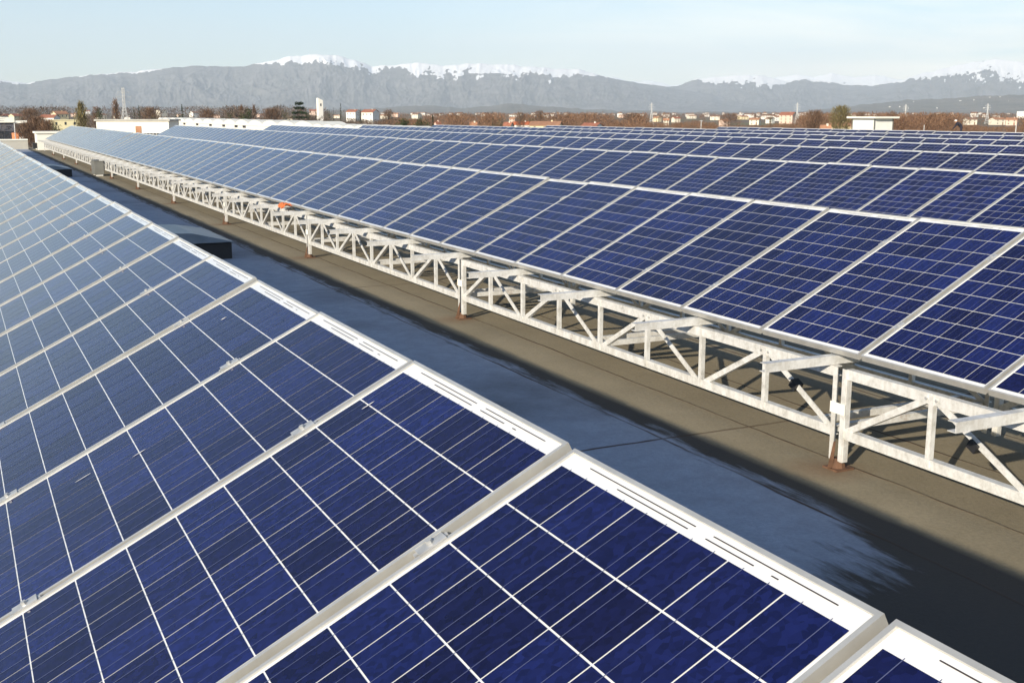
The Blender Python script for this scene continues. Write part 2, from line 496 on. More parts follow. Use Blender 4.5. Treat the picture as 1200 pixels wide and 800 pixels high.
def mountain(name, dist, depth, prof, snowprof, mat, seed, rough=0.16, n_u=1400, n_d=120):
    us = np.linspace(prof[0][0], prof[-1][0], n_u)
    pv = np.interp(us, [p[0] for p in prof], [p[1] for p in prof])
    pv = pv + (vnoise(us/9.0, us*0, seed)-0.5)*1.4 + (vnoise(us/3.5, us*0+3, seed+5)-0.5)*0.6
    sn = np.interp(us, [p[0] for p in snowprof], [p[1] for p in snowprof])
    ang = YAW + np.arctan((us-600)/FPX)             # bearing from +y towards +x
    pp = np.cos(np.arctan((us-600)/FPX))/FPX
    crest = CAMZ + (131.4-pv)*pp*dist
    ts = np.concatenate([np.linspace(0, 1, n_d), [1.12, 1.3]])
    T, A = np.meshgrid(ts, ang, indexing='ij')
    CR = np.broadcast_to(crest, T.shape)
    D = dist - depth*(1-T)
    Tn = np.clip(T, 0, 1)
    base = Tn**1.25
    U = np.broadcast_to(us, T.shape)
    nz = ridged(U/62.0 + 0.5*vnoise(U/50, T*3, seed+40), T*1.1, seed) - 0.5
    nz2 = ridged(U/13.0 + 0.8*vnoise(U/20, T*5, seed+41), T*3.2, seed+20) - 0.5
    nz3 = vnoise(U/2.6, T*26, seed+60)-0.5 + 0.7*(vnoise(U/6.0, T*14, seed+61)-0.5)
    env = np.sin(np.pi*np.clip(Tn, 0, 1))**0.8
    H = CR*(base + rough*env*(nz*2.2 + nz2*0.45 + nz3*0.10))
    H = np.where(T > 1, CR*(1-(T-1)*2.2), H)
    H = np.maximum(H, -5)
    X, Y = np.sin(A)*D, np.cos(A)*D
    SN = np.broadcast_to(sn, T.shape)
    below = (CR-H)/(pp*dist)                         # photograph pixels below the crest
    rag = 0.80 + 1.5*(ridged(U/11.0, T*2.0, seed+80)-0.42) + 0.9*(vnoise(U/3.2, T*18, seed+81)-0.5) + 0.5*(vnoise(U/1.4, T*40, seed+82)-0.5)
    snow = np.clip(0.5 + (SN*rag-below)/np.maximum(SN*0.35, 1.2) + nz3*1.0, 0, 1)
    snow = np.where(SN < 0.5, 0.0, snow)
    nr, nc = T.shape
    co = np.stack([X, Y, H], -1).reshape(-1, 3)
    idx = np.arange(nr*nc).reshape(nr, nc)
    q = np.stack([idx[:-1, :-1], idx[:-1, 1:], idx[1:, 1:], idx[1:, :-1]], -1).reshape(-1, 4)
    me = bpy.data.meshes.new(name)
    me.vertices.add(len(co)); me.vertices.foreach_set('co', co.ravel())
    me.loops.add(q.size); me.loops.foreach_set('vertex_index', q.ravel())
    me.polygons.add(len(q)); me.polygons.foreach_set('loop_start', np.arange(0, q.size, 4))
    me.update(calc_edges=True)
    me.polygons.foreach_set('use_smooth', np.ones(len(q), bool))
    a = me.attributes.new('snow', 'FLOAT', 'POINT'); a.data.foreach_set('value', snow.ravel().astype(np.float32))
    me.materials.append(mat)
    tag(put(name, me), kind='structure')

MM1 = mountain_material('alpine_rock', (0.19, 0.18, 0.175), (0.085, 0.09, 0.085))
MM2 = mountain_material('wooded_foothill', (0.19, 0.165, 0.13), (0.11, 0.105, 0.085))
mountain('mountain_range', 19000, 4200,
         [(-160, 96), (0, 93), (18, 96), (42, 99), (60, 97), (90, 93), (130, 89), (160, 87), (200, 83), (240, 80), (290, 81),
          (318, 76), (345, 70), (370, 67), (400, 68), (420, 73), (440, 80), (465, 79), (490, 76), (520, 80), (560, 77), (600, 79),
          (640, 82), (678, 84), (692, 88), (712, 93), (740, 98), (765, 101), (790, 106), (830, 112), (900, 122), (960, 132)],
         [(-160, 1), (30, 3), (60, 0), (150, 1), (185, 2.5), (205, 0), (305, 0), (330, 5), (380, 8), (430, 9), (446, 6), (470, 4), (485, 11),
          (560, 13), (640, 10), (680, 6), (700, 1), (740, 0), (960, 0)], MM1, 3)
mountain('mountain_ridge', 21000, 4600,
         [(640, 132), (700, 118), (740, 108), (775, 103), (790, 102), (812, 94), (840, 91), (868, 89), (890, 92), (912, 97), (935, 94), (955, 97),
          (985, 101), (1010, 102), (1040, 97), (1062, 90), (1084, 85), (1104, 80), (1130, 75), (1150, 72), (1172, 75), (1200, 77), (1290, 88), (1360, 96)],
         [(640, 0), (805, 0), (820, 5), (870, 11), (900, 9), (915, 2), (960, 1), (1040, 1), (1065, 5), (1090, 9), (1130, 16), (1170, 19), (1360, 16)], MM1, 31)
mountain('snowy_mountains', 30000, 4000,
         [(640, 110), (690, 97), (715, 92), (735, 97), (760, 97), (780, 101), (840, 100), (900, 93), (925, 89), (945, 92), (965, 88), (990, 92), (1015, 90),
          (1040, 94), (1080, 100), (1150, 110)],
         [(640, 30), (1150, 30)], MM1, 57, 0.12)
mountain('foothills', 11000, 2200,
         [(380, 131), (440, 127), (500, 124), (545, 127), (600, 122), (650, 126), (700, 129), (800, 131.5), (930, 131.2), (975, 127), (1010, 122), (1050, 118), (1100, 116),
          (1150, 113), (1200, 112), (1360, 108)], [(380, 0), (1360, 0)], MM2, 77, 0.10)

# ------------------------------------------------------------------ solar panels
PW, PL, PITCHY, TILT = 0.985, 1.66, 1.01, 0.46350
ct, st = math.cos(TILT), math.sin(TILT)
FD, LIP = 0.042, 0.011

def frame_mesh():
    mb = MB()
    h = PW/2
    # four rails, butted: top lip at z = 0, glass 3 mm below it
    mb.box(0, LIP, -h, h, -FD, 0); mb.box(PL-LIP, PL, -h, h, -FD, 0)
    mb.box(LIP, PL-LIP, -h, -h+LIP, -FD, 0); mb.box(LIP, PL-LIP, h-LIP, h, -FD, 0)
    return mb.mesh('frame', [M_ALU])

NX, NY = 10, 6
def cell_mesh(detail=True):
    mb = MB()
    h = PW/2 - LIP
    x0, x1 = LIP, PL-LIP
    mb.quad((x0, -h, -0.006), (x1, -h, -0.006), (x1, h, -0.006), (x0, h, -0.006), 1)
    mb.quad((x0, -h, -0.011), (x1, -h, -0.011), (x1, h, -0.011), (x0, h, -0.011), 3)  # dark backing sheet, the shade beneath the panel put into its colour
    gx, gy = 0.0046, 0.0036
    mt, mbm, ms = 0.044, 0.030, 0.012                    # white margins: top, bottom, sides
    cx = (x1-x0-mt-mbm-(NX-1)*gx)/NX
    cyw = (2*h-2*ms-(NY-1)*gy)/NY
    z = -0.0048
    for i in range(NX):
        for j in range(NY):
            a = x0+mbm+i*(cx+gx); b = -h+ms+j*(cyw+gy)
            mb.quad((a, b, z), (a+cx, b, z), (a+cx, b+cyw, z), (a, b+cyw, z), 0)
    if detail:
        z = -0.0038
        for j in range(NY):
            b = -h+ms+j*(cyw+gy)
            for f in (0.27, 0.73):
                y = b+cyw*f
                mb.quad((x0+mbm-0.004, y-0.0009, z), (x1-mt+0.004, y-0.0009, z), (x1-mt+0.004, y+0.0009, z), (x0+mbm-0.004, y+0.0009, z), 2)
        # slits between the wide connecting ribbons along the upper margin
        def slit(f0, f1, d):
            ya, yb = h-f0*2*h, h-f1*2*h
            mb.quad((x1-d-0.0026, yb, z), (x1-d, yb, z), (x1-d, ya, z), (x1-d-0.0026, ya, z), 3)
        slit(0.10, 0.52, 0.013); slit(0.24, 0.51, 0.026); slit(0.58, 0.93, 0.013); slit(0.57, 0.72, 0.026); slit(0.77, 0.79, 0.026)
    return mb.mesh('cell_sheet', [M_CELL, M_BACK, M_BUS, M_RIBBON_SHADE])

def clamp_mesh():
    mb = MB()
    mb.box(-0.036, 0.036, -0.019, 0.019, 0.0005, 0.0045)
    mb.box(-0.045, 0.045, -0.007, 0.007, -0.035, 0.0005)
    mb.tube((0, 0, 0.005), (0, 0, 0.013), 0.009, 0.008, 6)
    return mb.mesh('clamp', [M_CLAMP])

ME_FRAME, ME_CELL, ME_CELLFAR, ME_CLAMP = frame_mesh(), cell_mesh(True), cell_mesh(False), clamp_mesh()

ONES = ['', 'first', 'second', 'third', 'fourth', 'fifth', 'sixth', 'seventh', 'eighth', 'ninth', 'tenth', 'eleventh', 'twelfth', 'thirteenth',
        'fourteenth', 'fifteenth', 'sixteenth', 'seventeenth', 'eighteenth', 'nineteenth']
TENS = {2: ('twenty', 'twentieth'), 3: ('thirty', 'thirtieth'), 4: ('forty', 'fortieth'), 5: ('fifty', 'fiftieth'), 6: ('sixty', 'sixtieth'), 7: ('seventy', 'seventieth'),
        8: ('eighty', 'eightieth')}
def ordinal(n):
    if n < 20: return ONES[n]
    t, o = divmod(n, 10)
    return TENS[t][1] if o == 0 else TENS[t][0]+'-'+ONES[o]

def endy(u, v, x):
    r = ray(u, v)
    return r.y/r.x*x

# x of the upper edge, z of the upper edge (relative to the eye), y of one joint, y range
ROWS = [
    (1.2394, -0.758, 1.2143, 0.1, 73.0, 'in the nearest row'),
    (5.1416+PL*ct, -1.5311+PL*st, 4.4457, 0.5, 73.4, 'in the row above the lattice girder'),
    (13.05, -0.815, 25.93, 6.0, endy(203, 145, 13.05), 'in the third row of panels'),
    (19.22, -0.828, 27.89, 10.0, endy(318, 146, 19.22), 'in the fourth row of panels'),
    (25.58, -0.872, 35.14, 15.0, endy(425, 147.5, 25.58), 'in the fifth row of panels'),
    (30.70, -0.872, 31.94, 20.0, endy(507, 149, 30.70), 'in the sixth row of panels'),
    (36.10, -0.872, 32.3, 24.0, endy(640, 150, 36.10), 'in the seventh row of panels'),
    (42.00, -0.872, 32.3, 28.0, endy(835, 151, 42.00), 'in the eighth row of panels'),
]

def project(p):
    d = Vector(p)-EYE
    w = d.dot(FWD)
    if w < 0.1: return None
    return (600+FPX*d.dot(RGT)/w, 400-FPX*d.dot(UPV)/w)

def panels():
    cand = []
    for ri, (xt, zt, yj, ya, yb, txt) in enumerate(ROWS):
        xb, zb = xt-PL*ct, zt-PL*st+CAMZ
        k0 = math.ceil((ya-yj)/PITCHY); k1 = math.floor((yb-yj)/PITCHY)
        vis = 0
        for k in range(k0, k1):
            yc = yj+(k+0.5)*PITCHY
            cs = [project((xb+s*PL*ct, yc+e*PW/2, zb+s*PL*st)) for s, e in ((0, -1), (1, -1), (1, 1), (0, 1))]
            # the part of the slope the rows in front leave open
            cs2 = [project((xb+s*PL*ct, yc+e*PW/2, zb+s*PL*st)) for s, e in ((0.5 if ri > 1 else 0.0, -1), (1, -1), (1, 1))]
            inside = any(c and 0 < c[0] < 1200 and 0 < c[1] < 800 for c in cs2)
            area = 0
            if inside and all(cs):
                area = abs(sum(cs[i][0]*cs[(i+1) % 4][1]-cs[(i+1) % 4][0]*cs[i][1] for i in range(4)))/2
            elif inside: area = 1e6
            if inside: vis += 1
            cand.append(dict(ri=ri, xb=xb, zb=zb, yc=yc, n=vis if inside else 0, area=area, txt=txt))
    seen = sorted([c for c in cand if c['n']], key=lambda c: -c['area'])[:300]
    keep = set(id(c) for c in seen)
    rest = MB()
    for c in cand:
        jt = TILT + random.gauss(0, 0.0032)
        jz = random.gauss(0, 0.0012)
        jr = random.gauss(0, 0.0026)
        if id(c) in keep:
            root = empty('solar_panel', (c['xb'], c['yc'], c['zb']+jz), 0,
                         'blue solar panel, %s from the right %s' % (ordinal(c['n']), c['txt']), 'solar panel',
                         'tilted solar panels in parallel rows')
            root.rotation_euler = (jr, -jt, 0)
            put('frame', ME_FRAME, root)
            big = c['area'] > 900
            put('cell_sheet', ME_CELL if big else ME_CELLFAR, root)
            if c['area'] > 2500:
                for s in (0.22, 0.76):
                    put('clamp', ME_CLAMP, root, loc=(PL*s, PITCHY/2, 0))
        else:
            M = Matrix.Translation((c['xb'], c['yc'], c['zb'])) @ Matrix.Rotation(-jt, 4, 'Y')
            for me, mo in ((ME_FRAME, {0: 4}), (ME_CELLFAR, {0: 0, 1: 1, 2: 2, 3: 3})):
                vs = [M @ v.co for v in me.vertices]
                b = len(rest.v)
                rest.v += [tuple(v) for v in vs]
                for p in me.polygons:
                    rest.f.append(tuple(b+i for i in p.vertices)); rest.m.append(mo[p.material_index])
    tag(rest.build('far_solar_panels', [M_CELL, M_BACK, M_BUS, M_RIBBON_SHADE, M_ALU]), 'mass of small blue solar panels at the far ends of the rows', 'solar panels', kind='stuff')
panels()

def glint_dashes():  # pale dashes painted on the glass as glints of busbar solder
    xt, zt, yj = ROWS[0][:3]
    xb, zb = xt-PL*ct, zt-PL*st+CAMZ
    nrm = Vector((-st, 0, ct))
    m = simple('painted_glint', (0.72, 0.70, 0.66), 0.8, 0.2, 40)
    roots = [o for o in SC.objects if o.name.startswith('solar_panel')]
    bpy.context.view_layer.update()
    for u, v, L, W in ((432, 476, 0.045, 0.007), (163, 530, 0.05, 0.008), (97, 559, 0.06, 0.006), (261, 371, 0.03, 0.014)):
        d = ray(u, v)
        k = (Vector((xb, 0, zb))-EYE).dot(nrm)/d.dot(nrm)
        p = EYE+d*k
        o = min(roots, key=lambda q: abs(q.location.y-p.y)+10*abs(q.location.x-xb))
        q = o.matrix_world.inverted() @ p
        mb = MB(); n = 7
        vs = []
        for i in range(n):
            t = i/(n-1)-0.5; w = W*(1-(2*t)**2)*random.uniform(0.5, 1.1)+0.001
            vs += [(q.x+t*L, q.y-w/2, -0.0022), (q.x+t*L, q.y+w/2, -0.0022)]
        mb.add(vs, [(2*i, 2*i+2, 2*i+3, 2*i+1) for i in range(n-1)])
        mb.build('glint_dash', m, o)
glint_dashes()

# ------------------------------------------------------------------ lattice girders and support frames under the second row
GX = 5.15                                    # face of the front girder
SPAN, BAY = 6.28, 0.785
Z_T, Z_B = CAMZ-1.648, CAMZ-2.12            # top of top chord, underside of bottom chord
def girder_meshes():
    d = {}
    zt, zb, r = Z_T-ROOF, Z_B-ROOF, 0
    half = SPAN/2-0.045
    mb = MB(); mb.bar((0, -half, zt-0.085), (0, half, zt-0.085), cprof(0.055, 0.085, 0.006), (1, 0, 0)); 
    d['top_chord'] = mb
    mb = MB()
    mb.bar((0, -half, zb), (0, half, zb), lprof(0.055, 0.085, 0.006), (1, 0, 0))
    d['bottom_chord'] = mb
    return d

def channel_post(mb, y, z0, z1, x=0.0, w=0.055, dirn=1):
    mb.bar((x, y-w/2, z0), (x, y-w/2, z1), [(0, 0), (0.006, 0), (0.006, w), (0, w)], (1, 0, 0))
    mb.bar((x+0.006, y-w/2, z0), (x+0.006, y-w/2, z1), [(0, 0), (0.045, 0), (0.045, 0.005), (0, 0.005)], (1, 0, 0))

def build_girder(first_y, label, x=GX, rear=False):
    """one span, from first_y (right end in the photo) to first_y + SPAN"""
    yc = first_y+SPAN/2
    root = empty('lattice_girder', (x, yc, ROOF), 0, label, 'lattice girder',
                 'girder spans behind the front girder' if rear else 'girder spans carrying the second row of panels')
    zt, zb = Z_T-ROOF, Z_B-ROOF
    h = SPAN/2
    mb = MB(); mb.box(0.0, 0.006, -h+0.05, h-0.05, zt-0.068, zt); mb.box(0.006, 0.055, -h+0.05, h-0.05, zt-0.006, zt); mb.box(0.006, 0.055, -h+0.05, h-0.05, zt-0.068, zt-0.062)
    for k in range(1, 8, 2):
        for a, b in ((-0.04, -0.034), (0.04, -0.034)):
            mb.tube((-0.012, -h+k*BAY+a, zt+b), (0.0005, -h+k*BAY+a, zt+b), 0.009, 0.009, 6, 1)
    mb.build('top_chord', [M_STEEL, M_CLAMP], root)
    mb = MB(); mb.box(0.0, 0.006, -h+0.05, h-0.05, zb, zb+0.064); mb.box(0.006, 0.055, -h+0.05, h-0.05, zb+0.058, zb+0.064); mb.box(0.006, 0.055, -h+0.05, h-0.05, zb, zb+0.006)
    mb.build('bottom_chord', M_STEEL, root)
    # end posts stand on the roof; the spans meet in a pair of them
    for e in (-1, 1):
        mb = MB(); y = e*(h-0.043)
        mb.box(-0.008, -0.002, y-0.019, y+0.019, 0.06, zt-0.001)
        mb.box(-0.002, 0.04, y-0.019*e-0.003, y-0.019*e+0.003, 0.06, zt-0.07)
        mb.build('end_post', M_STEEL, root)
    if not rear:
        mb = MB(); y = -h
        mb.box(-0.014, -0.009, y-0.070, y+0.070, zt-0.31, zt-0.235)
        mb.build('splice_plate', M_WHITE, root)
        mb = MB()
        mb.box(-0.05, 0.10, y-0.07, y+0.07, 0.0, 0.012)
        mb.tube((0.02, y, 0.012), (0.02, y, 0.075), 0.055, 0.035, 10)
        mb.add([(-0.03, y-0.01, 0.014), (-0.07, y+0.0, 0.014), (-0.03, y+0.03, 0.014), (-0.010, y+0.0, 0.19), (-0.010, y+0.02, 0.19)],
               [(0, 3, 1), (1, 3, 4, 2), (0, 1, 2), (0, 2, 4, 3)])
        mb.build('rusty_foot', M_RUST, root)
    nb = 8
    for k in range(1, nb):
        y = -h+k*BAY
        mb = MB()
        mb.box(-0.005, -0.0005, y-0.018, y+0.018, zb+0.008, zt-0.010)
        mb.box(-0.0005, 0.030, y-0.018, y-0.014, zb+0.066, zt-0.070)
        mb.build('vertical', M_STEEL, root)
    for k in range(nb):
        ya, yb_ = -h+k*BAY, -h+(k+1)*BAY
        if k % 2 == 0: za, zb2 = zb+0.05, zt-0.05
        else: za, zb2 = zt-0.05, zb+0.05
        p = Vector((0.012, ya+0.05, za)); q = Vector((0.012, yb_-0.05, zb2))
        if k == 0: p.y += 0.02
        if k == nb-1: q.y -= 0.02
        mb = MB()
        mb.bar(p, q, [(-0.008, -0.021), (0.0, -0.021), (0.0, 0.015), (0.030, 0.015), (0.030, 0.021), (-0.008, 0.021)], (1, 0, 0))
        mb.build('diagonal', M_STEEL, root)
    if not rear:
        for k in (0, 4):
            for dy in (0.09, 0.30):
                mb = MB(); y = -h+k*BAY+dy
                mb.box(0.057, 1.42, y-0.02, y+0.02, zb+0.012, zb+0.06)
                mb.build('tie_bar', M_STEEL, root)
    return root

def copy_tree(o, loc, label=None):
    c = o.copy(); SC.collection.objects.link(c); c.location = loc
    if label: c['label'] = label
    for ch in o.children:
        k = ch.copy(); SC.collection.objects.link(k); k.parent = c
    return c

YG0 = 5.62-SPAN
g0 = build_girder(YG0, 'cream lattice girder span running off the right edge of the photo')
yk = YG0+SPAN
for i in range(11):
    lab = 'cream lattice girder span, %s from the right rusty post pair leftwards' % ordinal(i+1)
    copy_tree(g0, (GX, yk+SPAN/2, ROOF), lab)
    yk += SPAN
r0 = build_girder(YG0, 'shaded rear lattice girder span seen through the rightmost front span', GX+1.43, True)
yk = YG0+SPAN
for i in range(6):
    copy_tree(r0, (GX+1.43, yk+SPAN/2, ROOF), 'shaded rear lattice girder span behind the %s full front span' % ordinal(i+1))
    yk += SPAN

def support_frames():
    y0 = 5.74-2*BAY*2
    root0 = None
    k = 0
    for i in range(46):
        y = y0+i*2*BAY
        if y > 73: break
        lab = 'pale steel support frame with its beam end jutting over the girder, %s from the right' % ordinal(i+1)
        if root0 is None:
            root0 = empty('support_frame', (GX, y, ROOF), 0, lab, 'support frame', 'support frames across the girders')
            zt = Z_T-ROOF+0.002
            mb = MB()
            mb.box(-0.55, 1.50, -0.028, -0.023, zt, zt+0.060)
            mb.box(-0.55, 1.50, -0.023, 0.030, zt+0.055, zt+0.060)
            mb.box(-0.55, 1.50, -0.023, 0.030, zt, zt+0.005)
            mb.build('cross_beam', M_STEEL, root0)
            mb = MB()
            zp = CAMZ-1.5311-ROOF-0.047
            xa, xb = 0.12, 1.44
            f = lambda x: zp + (x+GX-5.1416)*st/ct - 0.035
            mb.bar((xa, 0, f(xa)), (xb, 0, f(xb)), rect(0.045, 0.05), (0, 1, 0))
            mb.build('rafter', M_STEEL, root0)
            mb = MB()
            mb.bar((1.40, 0.05, zt+0.08), (1.40, 0.05, f(1.40)+0.01), rect(0.05, 0.05), (0, 1, 0))
            mb.build('rear_post', M_STEEL, root0)
        else:
            copy_tree(root0, (GX, y, ROOF), lab)
support_frames()

# small things on and by the girder
def bits():
    t = empty('cabinet', (4.98, 45.6, ROOF), 0, 'grey steel electrical cabinet standing in front of the lattice girder', 'cabinet')
    mb = MB(); mb.box(-0.20, 0.14, -0.45, 0.45, 0.06, 0.56); mb.build('body', M_GREYBOX, t, 0.01)
    mb = MB(); mb.box(-0.212, -0.201, -0.42, 0.42, 0.09, 0.54); mb.build('door', M_GREYBOX, t)
    mb = MB(); mb.box(-0.22, 0.16, -0.47, 0.47, 0.561, 0.58); mb.build('rain_cap', M_GREYBOX, t)
    for a in (-0.40, 0.40):
        mb = MB(); mb.box(-0.15, 0.10, a-0.03, a+0.03, 0, 0.059); mb.build('leg', M_STEEL, t)
    # orange rag
    mb = MB(); n = 9; p = []
    for i in range(n):
        for j in range(5):
            x = -0.02+j*0.035; y = 19.1+i*0.045
            p.append((5.03+x, y, Z_T+0.085+0.018*math.sin(i*1.7+j)+0.02*random.random()-(0.05 if j == 0 else 0)))
    fs = [(i*5+j, (i+1)*5+j, (i+1)*5+j+1, i*5+j+1) for i in range(n-1) for j in range(4)]
    mb.add(p, fs)
    o = mb.build('rag', M_ORANGE); s = o.modifiers.new('thick', 'SOLIDIFY'); s.thickness = 0.012
    tag(o, 'bright orange rag lying on top of the lattice girder', 'rag')
    # black cable ties round diagonals near the camera
    for (u, v, lab) in ((929, 451, 'dark tape band on the diagonal left of the near post pair'), (1139, 523, 'dark tape band on the diagonal at the far right of the girder')):
        r = ray(u, v); k = (GX-0.012)/r.x
        p = EYE + r*k
        mb = MB()
        M = Matrix.Translation(p) @ Matrix.Rotation(-0.50 if False else 0.50, 4, 'X')
        mb.box(-0.004, 0.06, -0.033, 0.033, -0.028, 0.028, 0, M)
        tag(mb.build('tape_band', M_BLACKPL), lab, 'tape')
    # roof lights sticking up behind the nearest row
    for i, (y, lab) in enumerate(((18.6, 'dark sided roof light behind the nearest row, the closer of two'), (45.2, 'small dark roof light behind the nearest row, the farther of two'))):
        t = empty('roof_light', (3.1, y, ROOF), 0, lab, 'roof light', 'roof lights between the first two rows')
        mb = MB(); mb.box(-1.0, 0.9, 0.0, 2.4, 0.0, 0.26); mb.build('kerb', M_BLACKPL, t, 0.01)
        mb = MB()
        vs = [(-1.06, -0.06, 0.27), (0.96, -0.06, 0.27), (0.96, 2.46, 0.27), (-1.06, 2.46, 0.27), (-0.5, 0.35, 0.43), (0.35, 0.35, 0.40), (0.35, 2.05, 0.40), (-0.5, 2.05, 0.43)]
        mb.add(vs, [(0, 1, 5, 4), (1, 2, 6, 5), (2, 3, 7, 6), (3, 0, 4, 7), (4, 5, 6, 7), (3, 2, 1, 0)])
        mb.build('dome', M_SKYLIGHT, t, 0.04)
bits()

# far end of the roof
def roof_end():
    t = empty('parapet', (-4, 80.5, ROOF), 0, 'low pale parapet closing the far left end of the roof', 'parapet')
    mb = MB(); mb.box(-10, 8.6, 0, 0.35, 0, 0.55); mb.build('wall', M_CONC, t)
    mb = MB(); mb.box(-10, 8.6, -0.06, 0.41, 0.552, 0.64); mb.build('coping', M_WHITE, t)
    t = empty('stair_block', (5.6, 78, ROOF), 0, 'white block at the far end of the second row', 'stair block')
    mb = MB(); mb.box(-0.6, 0.9, 0, 2.0, 0, 1.02); mb.build('wall', M_WHITE, t)
    mb = MB(); mb.box(-0.7, 1.3, -0.1, 2.1, 1.022, 1.14); mb.build('roof', M_WHITE, t)
    mb = MB(); mb.box(-0.85, -0.62, 0.2, 0.6, 0.1, 0.45); mb.build('vent_box', M_BLACKPL, t)
roof_end()

# hut beyond the last row
def hut():
    p = at(1025.5, 120)
    z = ROOF
    s = mpp(1025, 120)
    t = empty('rooftop_hut', (p.x, p.y, z), 0, 'small white hut with a flat overhanging roof beyond the last row', 'hut')
    # corner towards the camera
    b = math.atan2(-p.y, -p.x)
    A = Vector((math.cos(b), math.sin(b), 0))
    Lf = Vector((-A.y, A.x, 0))
    if Lf.dot(RGT) > 0: Lf = -Lf
    wl, wr = 24.5*s, 20*s
    c0 = A*1.1
    a_l, a_r = math.radians(48), math.radians(42)
    dl = (Lf*math.cos(a_l) - A*math.sin(a_l))*(wl/math.cos(a_l))
    dr = (-Lf*math.cos(a_r) - A*math.sin(a_r))*(wr/math.cos(a_r))
    h = (CAMZ-0.62)-z
    base = [c0, c0+dr, c0+dr+dl, c0+dl]
    mb = MB()
    mb.add([*base, *[q+Vector((0, 0, h)) for q in base]], [(0, 1, 5, 4), (1, 2, 6, 5), (2, 3, 7, 6), (3, 0, 4, 7), (4, 5, 6, 7)])
    mb.build('wall', M_HUTW, t)
    mb = MB()
    for q in base:
        mb.box(q.x-0.05, q.x+0.05, q.y-0.05, q.y+0.05, 0, h-0.01)
    mb.build('corner_trim', M_GREYBOX, t)
    ce = sum(base, Vector())/4
    rb = [ce+(q-ce)*1.32 for q in base]
    mb = MB()
    mb.add([*[q+Vector((0, 0, h+0.004)) for q in rb], *[q+Vector((0, 0, h+0.18)) for q in rb]],
           [(3, 2, 1, 0), (0, 1, 5, 4), (1, 2, 6, 5), (2, 3, 7, 6), (3, 0, 4, 7), (4, 5, 6, 7)])
    mb.build('roof', M_WHITE, t)
hut()

